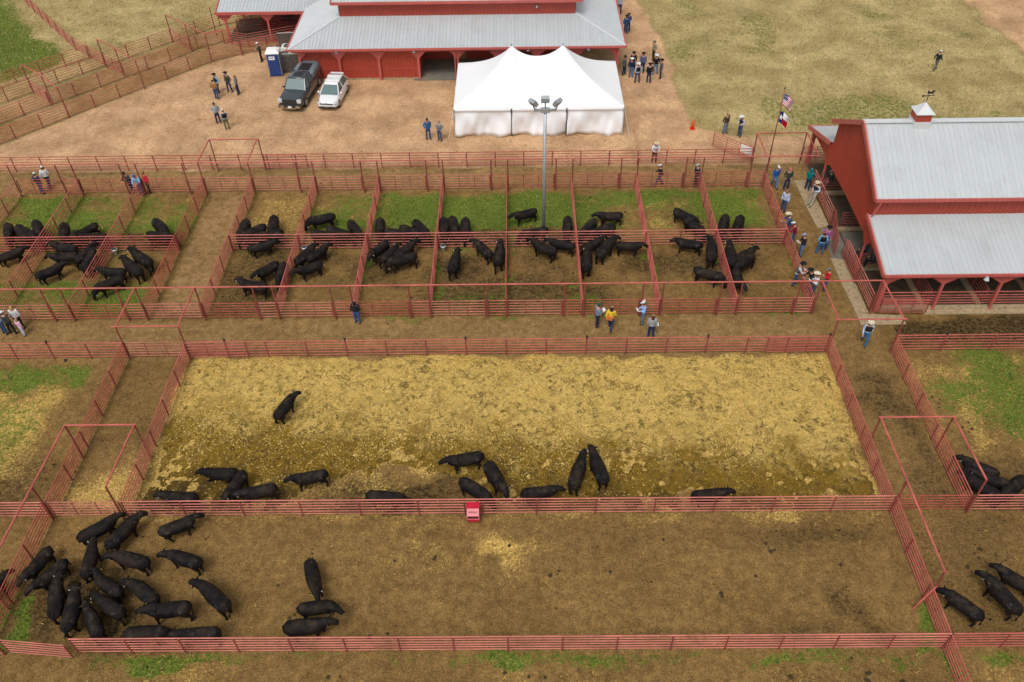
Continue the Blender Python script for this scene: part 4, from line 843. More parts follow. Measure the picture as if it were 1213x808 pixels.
def bullmesh(kind_, phase):
    b = MB()
    st = [(-1.02, 1.05, .09, .10), (-.98, 1.0, .23, .22), (-.86, .95, .32, .29), (-.62, .90, .35, .33), (-.3, .86, .375, .36), (0, .84, .385, .375), (.28, .86, .36, .38), (.5, .90, .33, .37), (.68, .95, .28, .33), (.84, 1.0, .22, .26)]
    b.tube([(x, 0, z) for x, z, _, _ in st], [(y, h_) for _, _, y, h_ in st], 16)
    b.ball((.62, 0, .72), (.16, .15, .20)); b.ball((-.82, 0, 1.12), (.18, .17, .11)); b.ball((.42, 0, 1.14), (.22, .15, .12)); b.ball((-.25, 0, .56), (.22, .06, .08))
    dn = kind_ == 'd'
    if dn: nk = [(.55, 0, 1.02), (.82, 0, .92), (1.02, 0, .72), (1.12, 0, .55)]; hd = [(1.07, 0, .64), (1.15, 0, .48), (1.20, 0, .30), (1.23, 0, .14)]; ear = Vector((1.06, 0, .62)); hdir = Vector((.2, 0, -1))
    else: nk = [(.5, 0, 1.0), (.78, 0, 1.06), (.98, 0, 1.10), (1.1, 0, 1.12)]; hd = [(1.05, 0, 1.16), (1.18, 0, 1.12), (1.32, 0, 1.02), (1.46, 0, .92)]; ear = Vector((1.08, 0, 1.17)); hdir = Vector((1, 0, -.5))
    b.tube(nk, [(.28, .33), (.25, .28), (.205, .22), (.14, .16)], 14); b.tube(hd, [(.145, .13), (.17, .155), (.135, .125), (.125, .095)], 12)
    for s_ in (-1, 1):
        e0 = ear+Vector((0, s_*.09, 0)); b.tube([e0, e0+Vector((-.03, s_*.13, .03)), e0+Vector((-.05, s_*.27, .01))], [(.045, .04), (.04, .085), (.018, .04)], 8, up=(0, 0, 1))
        lying = kind_ == 'y'
        f_ = phase*s_*.13; h_ = -phase*s_*.16
        if not lying:
            b.tube([(.50, s_*.17, .85), (.51+f_*.2, s_*.19, .62), (.52+f_*.6, s_*.18, .42), (.50+f_*.9, s_*.175, .22), (.50+f_, s_*.175, .10), (.53+f_, s_*.175, .0)], [(.14, .20), (.115, .15), (.08, .095), (.058, .062), (.06, .065), (.07, .075)], 10, up=(1, 0, 0))
            b.tube([(-.70, s_*.17, .95), (-.66+h_*.2, s_*.20, .72), (-.68+h_*.4, s_*.19, .54), (-.80+h_*.8, s_*.18, .40), (-.77+h_*.9, s_*.175, .22), (-.74+h_, s_*.175, .10), (-.70+h_, s_*.175, .0)], [(.18, .26), (.16, .24), (.11, .15), (.07, .095), (.058, .065), (.06, .065), (.07, .075)], 10, up=(1, 0, 0))
        else:
            b.tube([(.45, s_*.2, .75), (.62, s_*.26, .56), (.80, s_*.25, .50), (.62, s_*.24, .47)], [(.12, .15), (.08, .09), (.06, .06), (.05, .05)], 8)
            b.tube([(-.7, s_*.22, .85), (-.45, s_*.34, .66), (-.55, s_*.36, .52), (-.25, s_*.36, .5)], [(.16, .2), (.13, .15), (.07, .08), (.05, .05)], 8)
    bend = {'l': .55, 'r': -.55, 'L': 1.0, 'R': -1.0}.get(kind_, 0)
    dz = -.40 if kind_ == 'y' else 0
    def warp(p):
        x, y, z = p
        if bend:
            px_ = .35
            if x > px_:
                t = min(1, (x-px_)/.75); a = bend*t*t*(3-2*t)*.85; L_ = x-px_; am = a*.62
                x, y = px_+L_*math.cos(am)-y*math.sin(a), y*math.cos(a)+L_*math.sin(am)
        return (x, y, z+dz)
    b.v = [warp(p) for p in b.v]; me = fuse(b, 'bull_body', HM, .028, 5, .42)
    parts = []
    tb = MB(); sw = .0 if phase == 0 else .18*phase
    tb.tube([warp(p) for p in [(-.98, 0, 1.17), (-1.06, 0, 1.08), (-1.09, sw*.3, .85), (-1.07, sw*.7, .62)]], [.035, .03, .022, .02], 6, up=(0, 1, 0)); tb.tube([warp(p) for p in [(-1.07, sw*.7, .64), (-1.08, sw, .50), (-1.06, sw*1.1, .38)]], [.025, .05, .015], 6, up=(0, 1, 0)); parts.append(('tail', tb.mesh('tail', HM, True)))
    if not lying:
        for s_ in (-1, 1):
            for x in (.53+phase*s_*.13, -.70-phase*s_*.16): hb_ = MB(); hb_.tube([(x, s_*.175, 0), (x-.01, s_*.175, .07)], [(.072, .082), (.062, .066)], 8, up=(1, 0, 0)); hb_.v = [warp(p) for p in hb_.v]; parts.append(('hoof', hb_.mesh('hoof', HOOF)))
    for s_ in (-1, 1):
        e0 = ear+Vector((-.04, s_*.26, -.02)); tg = MB(); tg.box(e0, (.07, .045, .085)); tg.v = [warp(p) for p in tg.v]; parts.append(('ear_tag', tg.mesh('ear_tag', TAGW if s_ > 0 else TAGY)))
        ep = Vector((1.17, s_*.105, 1.15)) if not dn else Vector((1.16, s_*.105, .52)); eb = MB(); eb.ball(ep, .018, 6, 5); eb.v = [warp(p) for p in eb.v]; parts.append(('eye', eb.mesh('eye', EYE, True)))
    return me, parts
BK = {}
for kd in 'slrLRd':
    for ph in (0, 1) if kd in 'sd' else (.5,): BK[(kd, ph)] = bullmesh(kd, ph)
BK[('y', 0)] = bullmesh('y', 0)
# tail-head (at 1.15 m) and nose (or, for lowered heads, withers) of every animal on the survey
BULLS = [ # rump, far end, pose
 ('0r', 3.5, 269, 3, 281, 'd'), ('0r', 13.5, 274, 19, 284, 'd'), ('0r', 24, 270.5, 38.5, 280, 'd'),
 ('0r', 45, 260, 51, 275, 'd'), ('1r', 70.5, 267.3, 69.5, 281, 'd'), ('1r', 112, 261.3, 86, 277, 's'), ('1r', 124, 280, 98, 279.5, 'd'),
 ('1f', 88, 290.5, 55, 287, 's'), ('1f', 90.4, 298, 51.5, 302.6, 's'), ('1f', 41, 323, 74.5, 311.6, 's'), ('1f', 88, 305.5, 109, 290, 's'), ('1f', 97, 315.4, 113.5, 292, 's'),
 ('0f', -6, 302, 31, 291, 's'), ('2f', 142.4, 317, 111, 317.5, 's'), ('2f', 143.8, 324, 110, 338, 'd'), ('2f', 165, 321, 142.5, 303.5, 's'), ('2f', 177, 309.7, 150, 293, 's'),
 ('2r', 182, 257.8, 201, 275.6, 'd'), ('2r', 172.7, 281, 198, 283, 'd'),
 ('4r', 290.6, 261, 283, 275, 'd'), ('4r', 324, 253.5, 320, 272, 'd'), ('4r', 310, 272, 297, 277, 'd'), ('4r', 333, 273.5, 314, 276, 'd'),
 ('4f', 293.4, 290, 331, 283.5, 's'), ('4f', 327.6, 307, 298, 325.4, 's'), ('4f', 338.5, 309, 331, 329, 'd'), ('4f', 314.8, 336.8, 279.6, 329.4, 'r'),
 ('5r', 391, 252, 372, 255, 'd'), ('5r', 413, 263.5, 424, 277, 'd'), ('5r', 387.4, 270, 408, 276, 'd'), ('5r', 368, 274, 386, 276, 'd'),
 ('5f', 349.7, 307, 376, 286.5, 's'), ('5f', 364, 302.6, 386, 290, 's'), ('5f', 379.6, 308, 344.6, 322, 's'),
 ('6r', 450, 258.5, 448.4, 275, 'd'), ('6r', 474, 268.4, 493, 275, 'd'), ('6r', 490.4, 260.6, 504, 273, 'd'), ('6r', 455, 277, 476, 279, 'd'),
 ('6f', 455, 283.4, 433.5, 305, 'l'), ('6f', 450.5, 304, 473.5, 287, 's'), ('6f', 467, 299.5, 496.5, 282, 's'), ('6f', 491.9, 299.8, 455, 308, 'd'),
 ('7r', 525.3, 256.3, 526, 272, 'd'), ('7r', 535.3, 255.3, 538.7, 272, 'd'), ('7r', 551, 257.8, 550, 273, 'd'),
 ('7f', 534.6, 318, 543.5, 293.5, 's'), ('7f', 581, 298, 557.5, 283, 'l'), ('7f', 590.6, 309.7, 595, 280, 's'),
 ('8r', 634.7, 245, 602, 255, 's'), ('8r', 648, 271, 632, 273, 'd'), ('8r', 673, 257.8, 672.4, 273, 'd'),
 ('8f', 658, 295.5, 624.5, 282.5, 's'), ('8f', 682.4, 287, 648.7, 283, 's'),
 ('9r', 737, 250, 702, 252.5, 's'), ('9r', 705.6, 261, 693, 273, 'd'), ('9r', 728.4, 268.4, 709, 274, 'd'),
 ('9f', 689, 289, 719, 277, 's'), ('9f', 708, 292, 732, 274, 'r'), ('9f', 731, 285.5, 762, 288.8, 's'), ('9f', 694.5, 316, 696.5, 291, 's'),
 ('10r', 800.3, 245, 829, 261.5, 's'), ('10r', 813.8, 260, 834, 274, 'd'),
 ('10f', 832.3, 285.5, 794.5, 282, 's'), ('10f', 843.8, 305, 837.5, 278.5, 'l'), ('10f', 824, 315.4, 850, 322, 'd'),
 ('11r', 861.8, 257.8, 858, 273, 'd'), ('11r', 879, 255, 873.5, 272, 'd'),
 ('11f', 868.5, 311, 862, 280, 's'), ('11f', 871, 304, 899, 291, 's'), ('11f', 892.4, 299.8, 872, 314, 'd'), ('11f', 871.8, 315.4, 884, 341, 'l'),
 ('straw', 325.5, 490, 350, 467, 'r'), ('straw', 279, 557, 238, 558.5, 'y'), ('straw', 286.7, 558.5, 265.5, 591, 's'), ('straw', 325, 574, 273, 587, 's'), ('straw', 231, 587, 181.5, 585.5, 's'),
 ('straw', 385.6, 557, 340.5, 567, 's'), ('straw', 434, 587, 466, 588.5, 'd'), ('straw', 571, 536.4, 520, 547, 's'), ('straw', 546, 567, 573, 583, 'd'), ('straw', 577.7, 546.5, 601.5, 588.5, 's'),
 ('straw', 619, 580.6, 668, 577.6, 's'), ('straw', 678.4, 575, 693, 532.5, 's'), ('straw', 717, 568.5, 698, 527, 's'), ('straw', 822, 583, 871, 580, 's'),
 ('dirt', 91, 634, 147, 607, 's'), ('dirt', 125, 643.5, 171, 607, 'r'), ('dirt', 187, 626.5, 238, 608.6, 's'), ('dirt', 55.5, 645.5, 20.8, 690, 's'), ('dirt', 74.5, 659.8, 28, 701, 's'),
 ('dirt', 97.5, 679, 112, 633, 's'), ('dirt', 172.7, 664, 122, 659, 'l'), ('dirt', 235, 663.5, 187, 656, 'l'), ('dirt', 139.5, 698.4, 111.5, 672, 'r'), ('dirt', 182.6, 708.4, 143, 687, 'l'), ('dirt', 142.4, 724, 107.5, 701, 's'),
 ('dirt', 62, 727, 74, 677, 'r'), ('dirt', 75.5, 743, 92, 690, 's'), ('dirt', 113.5, 750, 99, 710, 's'), ('dirt', 222.5, 715.5, 160.5, 723.5, 's'), ('dirt', 268, 718.4, 226, 690, 'l'),
 ('dirt', 146, 747.5, 192, 745, 'd'), ('dirt', 256.6, 746.8, 196, 752, 's'), ('dirt', 365, 660, 376.5, 710, 's'), ('dirt', 352, 717, 402, 723, 'R'), ('dirt', 336, 741, 400, 736, 's'),
 ('west', -22, 712, 17, 683, 's'),
 ('east', 1184.3, 557, 1135, 540, 's'), ('east', 1197.7, 569.7, 1148, 555, 's'), ('east', 1184, 583, 1143, 561, 's'), ('east', 1219, 568, 1201, 582, 'd'),
 ('south-east', 1167, 727, 1112.8, 697.4, 'l'), ('south-east', 1210.5, 722, 1159, 677.5, 'l'), ('south-east', 1233, 697, 1183, 671, 's'),
]
ORD = ['first', 'second', 'third', 'fourth', 'fifth', 'sixth', 'seventh', 'eighth', 'ninth', 'tenth', 'eleventh', 'twelfth', 'thirteenth', 'fourteenth', 'fifteenth', 'sixteenth', 'seventeenth', 'eighteenth', 'nineteenth', 'twentieth', 'twenty-first', 'twenty-second']
PENN = ['pen at the far left edge', 'second pen from the left', 'third pen from the left', '', 'pen right of the sandy alley', 'second pen right of the alley', 'third pen right of the alley', 'pen just left of the lamp pole', 'pen with the lamp pole', 'pen just right of the lamp pole', 'second pen from the right', 'rightmost pen']
bypen = {}
for i, q_ in enumerate(BULLS): bypen.setdefault(q_[0], []).append((min(q_[1], q_[3]) if False else (q_[1]+q_[3])/2, i))
lab = {}
for k, L_ in bypen.items():
    L_.sort()
    for j, (_, i) in enumerate(L_):
        if k[0].isdigit():
            n_ = int(k[:-1]); row = 'behind the cross fence' if k[-1] == 'r' else 'before the cross fence'
            lab[i] = 'black bull %s, %s, %s from left' % (row, PENN[n_], ORD[j]) if len(L_) > 1 else 'lone black bull %s, %s' % (row, PENN[n_])
        elif k == 'west': lab[i] = 'black bull half seen beyond the slanting fence at the left edge'
        else:
            pn = {'straw': 'in the golden straw pen', 'dirt': 'in the big brown dirt pen at the bottom', 'east': 'in the green pen at the right edge', 'south-east': 'in the lower right corner pen'}[k]
            lab[i] = '%s bull from the left %s, black coat' % (ORD[j], pn)
GN = {'r': 'black bulls in the rear halves of the small pens', 'f': 'black bulls in the front halves of the small pens'}
rb = random.Random(3)
def fit(pen, p, dv, sc, down):
    """keep the animal's footprint inside its own pen"""
    if pen[0].isdigit():
        k = int(pen[:-1]); x0, x1 = XS[k], XS[k+1]; y0, y1 = (YM, YU) if pen[-1] == 'r' else (YP, YM)
    else: x0, x1, y0, y1 = {'straw': (-19, 17.5, YS, YT), 'dirt': (-22.7, 17.6, YB, YS), 'west': (-60, -22.7, YB, YS), 'east': (21.17, 60, YS, YT), 'south-east': (17.6, 60, YB, YS)}[pen]
    pts = []
    for f_, w_ in ((-1.08, .25), (.5, .36), ((1.2 if down else 1.4), .12)):
        for s_ in (-1, 1): pts.append(p+dv*f_*sc+Vector((-dv.y, dv.x, 0))*w_*s_*sc)
    g = .06; q = p.copy()
    ax, bx = min(v.x for v in pts), max(v.x for v in pts); ay, by = min(v.y for v in pts), max(v.y for v in pts)
    if ax < x0+g: q.x += x0+g-ax
    if bx > x1-g: q.x -= bx-x1+g
    if ay < y0+g: q.y += y0+g-ay
    if by > y1-g: q.y -= by-y1+g
    return q
for i, (pen, rx, ry, nx_, ny_, kd) in enumerate(BULLS):
    down = kd == 'd'
    a = P(rx, ry, 1.1 if kd != 'y' else .7); c = P(nx_, ny_, (1.15 if down else 1.0) if kd != 'y' else .6); d = c-a; ang = math.atan2(d.y, d.x)
    ln = d.length; sc = 1.0
    if not down: sc = max(.84, min(1.0, ln/2.42/(1 if kd in 'sy' else .95)))
    else: sc = .92
    if kd in 'lr': ang -= {'l': .13, 'r': -.13}[kd]
    if kd in 'LR': ang -= {'L': .24, 'R': -.24}[kd]
    dv = Vector((math.cos(ang), math.sin(ang), 0)); pos = a+dv*(.98*sc); pos.z = -.01
    if pen == 'straw': pos.z = .03
    ph = {'s': rb.choice([0, 1, 1]), 'd': rb.choice([0, 1]), 'y': 0}.get(kd, .5)
    key = (kd, ph) if (kd, ph) in BK else (kd, .5)
    pos = fit(pen, pos, dv, sc, down)
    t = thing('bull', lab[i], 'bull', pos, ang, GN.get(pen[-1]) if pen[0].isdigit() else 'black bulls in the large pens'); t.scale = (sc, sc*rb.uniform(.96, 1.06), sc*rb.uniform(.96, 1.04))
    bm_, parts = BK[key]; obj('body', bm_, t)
    tg = rb.random()
    for nm_, me_ in parts:
        if nm_ == 'ear_tag' and ((me_.materials[0] == TAGW and tg < .25) or (me_.materials[0] == TAGY and tg > .45)): continue
        obj(nm_, me_, t)

# ------------------------------------------------------------------ people
SKIN = mat('skin', (.42, .22, .14), .6, var=.05); SKIN2 = mat('skin_tan', (.30, .15, .09), .6, var=.05)
_cm = {}
def cloth(c, k='cloth'):
    c = tuple(round(x, 3) for x in c[:3]); key = (k,)+c
    if key not in _cm: _cm[key] = mat('%s_%d' % (k, len(_cm)), c, .85, var=.16, scale=7, spec=.25)
    return _cm[key]
DENIM = (.035, .07, .16); DENIMD = (.015, .03, .085); DENIML = (.10, .17, .28); BLK = (.012, .012, .014); WHT = (.68, .69, .70); STRAWH = (.62, .50, .32); GREY = (.16, .17, .18); KHAKI = (.34, .29, .20)
def person_meshes(pose):
    """body, shirt, trousers for one pose, facing +X, origin between the feet"""
    lean = {'lean': .22, 'sit': .1, 'back': -.10, 'walk': .05}.get(pose, 0)
    def tl(x, y, z): return (x+max(0, z-.95)*math.tan(lean), y, z)
    hip = {s_: (0, s_*.09, .92) for s_ in (-1, 1)}
    if pose == 'walk': knee = {1: (.16, .10, .50), -1: (-.05, -.10, .48)}; ank = {1: (.26, .10, .09), -1: (-.30, -.10, .14)}
    elif pose == 'sit': hip = {s_: (0, s_*.10, .92) for s_ in (-1, 1)}; knee = {s_: (.42, s_*.13, .88) for s_ in (-1, 1)}; ank = {s_: (.46, s_*.13, .46) for s_ in (-1, 1)}
    elif pose == 'hang': knee = {s_: (.05, s_*.10, .48) for s_ in (-1, 1)}; ank = {s_: (.0, s_*.09, .09) for s_ in (-1, 1)}
    elif pose == 'wide': knee = {s_: (.03, s_*.16, .49) for s_ in (-1, 1)}; ank = {s_: (-.01, s_*.20, .08) for s_ in (-1, 1)}
    elif pose == 'back': knee = {1: (.14, .11, .50), -1: (.10, -.11, .50)}; ank = {1: (.30, .12, .08), -1: (.18, -.12, .08)}
    else: knee = {s_: (.02+.03*s_, s_*.115, .49) for s_ in (-1, 1)}; ank = {s_: (-.02+.05*s_, s_*.13, .08) for s_ in (-1, 1)}
    sh = {s_: tl(0, s_*.185, 1.42) for s_ in (-1, 1)}
    A = {'stand': lambda s_: ((-.02, s_*.25, 1.14), (.07, s_*.25, .88)), 'pockets': lambda s_: ((-.10, s_*.29, 1.14), (.05, s_*.20, .96)), 'read': lambda s_: ((.03, s_*.26, 1.14), (.26, s_*.10, 1.16)),
         'lean': lambda s_: ((.22, s_*.27, 1.20), (.46, s_*.12, 1.17)), 'walk': lambda s_: ((-.06-.1*s_, s_*.26, 1.15), (.10-.22*s_, s_*.24, .92)), 'sit': lambda s_: ((.08, s_*.26, 1.16), (.30, s_*.14, 1.02)),
         'hang': lambda s_: ((.16, s_*.22, 1.62), (.20, s_*.16, 1.84)), 'wide': lambda s_: ((-.05, s_*.28, 1.15), (.06, s_*.26, .92)), 'back': lambda s_: ((-.06, s_*.27, 1.14), (.20, s_*.08, 1.14)), 'fold': lambda s_: ((.06, s_*.25, 1.15), (.20, -s_*.10, 1.20))}.get(pose)
    el = {}; wr = {}
    for s_ in (-1, 1): e, w_ = A(s_); el[s_] = Vector((e[0]+(max(0, e[2]-.95)*math.tan(lean)), e[1], e[2])); wr[s_] = Vector((w_[0]+(max(0, w_[2]-.95)*math.tan(lean)), w_[1], w_[2]))
    hx_ = {'read': .07, 'lean': .06, 'hang': 0}.get(pose, .02)
    b = MB()
    tor = [(.84, .085, .13), (.95, .11, .17), (1.05, .10, .15), (1.2, .115, .165), (1.34, .12, .185), (1.43, .10, .18), (1.49, .065, .08)]
    def torso(b, g, z0=0, z1=9): b.tube([tl(0, 0, z) for z, _, _ in tor if z0 <= z <= z1], [(w_+g, d_+g) for z, d_, w_ in tor if z0 <= z <= z1], 14, up=(1, 0, 0))
    torso(b, 0); hc = Vector(tl(hx_, 0, 1.655)); b.tube([Vector(tl(0, 0, 1.45)), Vector(tl(hx_*.5, 0, 1.55))], [.058, .055], 10, up=(1, 0, 0))
    b.ball(hc, (.098, .076, .118), 14, 10); b.ball(hc+Vector((.035, 0, -.07)), (.062, .055, .05)); b.tube([hc+Vector((.09, 0, .015)), hc+Vector((.118, 0, -.022)), hc+Vector((.095, 0, -.035))], [.010, .016, .012], 6)
    for s_ in (-1, 1):
        b.ball(hc+Vector((-.005, s_*.078, -.005)), (.022, .012, .034), 8, 6)
        b.tube([sh[s_], el[s_], wr[s_]], [.052, .042, .027], 10); w_ = wr[s_]; d = (w_-el[s_]).normalized(); side = Vector((0, 0, 1)).cross(d)
        side = side.normalized() if side.length > .1 else Vector((1, 0, 0)); nrm = d.cross(side).normalized()
        b.tube([w_, w_+d*.045, w_+d*.09], [(.028, .018), (.042, .018), (.038, .015)], 8, up=nrm)
        for k, (o_, ln) in enumerate(((-.030, .062), (-.010, .075), (.011, .070), (.031, .055))):
            q0 = w_+d*.085+side*o_; q1 = q0+d*ln*.55-nrm*.008; q2 = q1+d*ln*.4-nrm*.022; b.tube([q0, q1, q2], [.0105, .010, .008], 6, up=nrm)
        q0 = w_+d*.03+side*(-s_*.035); b.tube([q0, q0+d*.03+side*(-s_*.028)-nrm*.008, q0+d*.06+side*(-s_*.034)-nrm*.018], [.014, .011, .009], 6, up=nrm)
        b.tube([hip[s_], knee[s_], ank[s_]], [.08, .055, .040], 10, up=(1, 0, 0)); an = Vector(ank[s_]); b.tube([an+Vector((-.05, 0, -.04)), an+Vector((.05, 0, -.045)), an+Vector((.15, 0, -.055))], [(.036, .04), (.042, .034), (.034, .022)], 8)
    body = fuse(b, 'person_body', [SKIN], .0135, 2, .45)
    c = MB(); torso(c, .024, .9, 1.46)
    for s_ in (-1, 1): e = wr[s_]; c.tube([sh[s_], (Vector(sh[s_])+el[s_])/2, el[s_], e-(e-el[s_])*.08], [.075, .068, .060, .048], 10); c.ball(sh[s_], .082, 10, 7)
    shirt = fuse(c, 'shirt', [SKIN], .02, 2, .6)
    c = MB(); c.tube([(0, 0, .80), (0, 0, .9), (0, 0, .99)], [(.15, .11), (.178, .125), (.165, .112)], 14, up=(1, 0, 0))
    for s_ in (-1, 1): a_ = Vector(ank[s_]); k_ = Vector(knee[s_]); h_ = Vector(hip[s_]); c.tube([h_+Vector((0, 0, .02)), h_.lerp(k_, .5), k_, k_.lerp(a_, .5), a_], [.105, .092, .074, .068, .066], 10, up=(1, 0, 0) if pose != 'sit' else (0, 0, 1))
    trou = fuse(c, 'trousers', [SKIN], .02, 2, .6)
    boots = []
    for s_ in (-1, 1):
        c = MB(); an = Vector(ank[s_]); c.tube([an+Vector((-.075, 0, -.045)), an+Vector((0, 0, -.04)), an+Vector((.09, 0, -.052)), an+Vector((.19, 0, -.064))], [(.035, .035), (.048, .042), (.050, .032), (.030, .016)], 10); boots.append(c.mesh('boot', SKIN, True))
    c = MB(); torso(c, .040, 1.0, 1.44); vest = c.mesh('vest', SKIN, True)
    eyes = []
    for s_ in (-1, 1): c = MB(); c.ball(hc+Vector((.088, s_*.032, .012)), .009, 6, 4); eyes.append(c.mesh('eye', EYE))
    return dict(body=body, shirt=shirt, trousers=trou, boots=boots, vest=vest, eyes=eyes, hc=hc, wr=wr)
PM = {}
for ps in ('stand', 'pockets', 'read', 'lean', 'walk', 'sit', 'hang', 'wide', 'back', 'fold'): PM[ps] = person_meshes(ps)
def hatmesh(k):
    b = MB()
    if k == 'cowboy':
        n = 20; rings = []
        for r_, z_ in ((.09, .0), (.13, -.004), (.19, .0), (.20, .008), (.19, .012), (.12, .012)): rings.append([Vector((r_*1.08*math.cos(2*PI*i/n), r_*.92*math.sin(2*PI*i/n), z_+(abs(math.sin(2*PI*i/n))**2)*max(0, r_-.1)*.5)) for i in range(n)])
        b.loft(rings); b.tube([(0, 0, .0), (0, 0, .06), (0, 0, .10), (0, 0, .115)], [(.082, .105), (.078, .098), (.055, .085), (.02, .06)], 16, up=(1, 0, 0))
    elif k == 'cap':
        b.tube([(0, 0, -.03), (0, 0, .03), (0, 0, .07), (0, 0, .09)], [(.086, .108), (.082, .100), (.058, .07), (.02, .02)], 14, up=(1, 0, 0)); b.tube([(.08, 0, -.012), (.14, 0, -.016), (.185, 0, -.026)], [(.07, .008), (.065, .007), (.04, .005)], 10, up=(0, 0, 1))
    elif k == 'hood':
        b.tube([(-.02, 0, -.20), (-.03, 0, -.10), (-.025, 0, 0), (-.02, 0, .07), (-.015, 0, .10)], [(.12, .12), (.105, .115), (.10, .12), (.075, .085), (.02, .03)], 14, up=(1, 0, 0))
    elif k == 'hair':
        b.tube([(-.03, 0, -.07), (-.022, 0, 0), (-.01, 0, .05), (-.005, 0, .078)], [(.080, .088), (.086, .100), (.068, .085), (.02, .03)], 14, up=(1, 0, 0))
    elif k == 'longhair':
        b.tube([(-.09, 0, -.34), (-.085, 0, -.2), (-.045, 0, -.08), (-.022, 0, 0), (-.01, 0, .05), (-.005, 0, .08)], [(.05, .02), (.085, .045), (.088, .07), (.09, .1), (.07, .086), (.02, .03)], 14, up=(1, 0, 0))
    return b.mesh(k, SKIN, True)
HATS = {k: hatmesh(k) for k in ('cowboy', 'cap', 'hood', 'hair', 'longhair')}
def paint(o, m):
    o.material_slots[0].link = 'OBJECT'; o.material_slots[0].material = m; return o
def person(fx, fy, face, label, shirt, pants=DENIM, hat='cowboy', hatc=BLK, pose='stand', vest=None, sc=1.0, z=0, hair=(.03, .018, .01), paper=False, boot=(.05, .03, .02), bag=None, loc=None, grp='people standing about the yard and pens', skin=None):
    p = loc or P(fx, fy, 0); p = Vector((p[0], p[1], z)); M_ = PM[pose]; t = thing('person', label, 'person', p, math.radians(face), grp); t.scale = (sc, sc, sc)
    paint(obj('body', M_['body'], t), skin or SKIN); paint(obj('shirt', M_['shirt'], t), cloth(shirt)); paint(obj('trousers', M_['trousers'], t), cloth(pants, 'denim'))
    for e in M_['boots']: paint(obj('boot', e, t), cloth(boot, 'leather'))
    for e in M_['eyes']: obj('eye', e, t)
    if vest: paint(obj('vest', M_['vest'], t), cloth(vest))
    hc = M_['hc']
    if hat in ('cowboy', 'cap'):
        paint(obj('hair', HATS['hair'], t, hc), cloth(hair, 'hair')); paint(obj('hat', HATS[hat], t, hc+Vector((0, 0, .055))), cloth(hatc, 'felt'))
    elif hat == 'hood': paint(obj('hood', HATS['hood'], t, hc), cloth(hatc))
    else: paint(obj('hair', HATS[hat], t, hc), cloth(hatc, 'hair'))
    if paper:
        b = MB(); w_ = (M_['wr'][1]+M_['wr'][-1])/2 if pose in ('read', 'lean', 'fold', 'back') else M_['wr'][-1]; b.box(w_+Vector((.10, 0, .01)), (.22, .30, .012), M=Matrix.Rotation(-.5, 3, 'Y')); b.build('paper', WHITE, t)
    if bag: b = MB(); b.box((-.16, .05, 1.02), (.10, .36, .26)); b.tube([(-.15, -.12, 1.12), (-.1, -.1, 1.45), (.1, .05, 1.44), (-.02, .2, 1.15)], .012, 5); b.build('bag', cloth(bag), t)
    return t
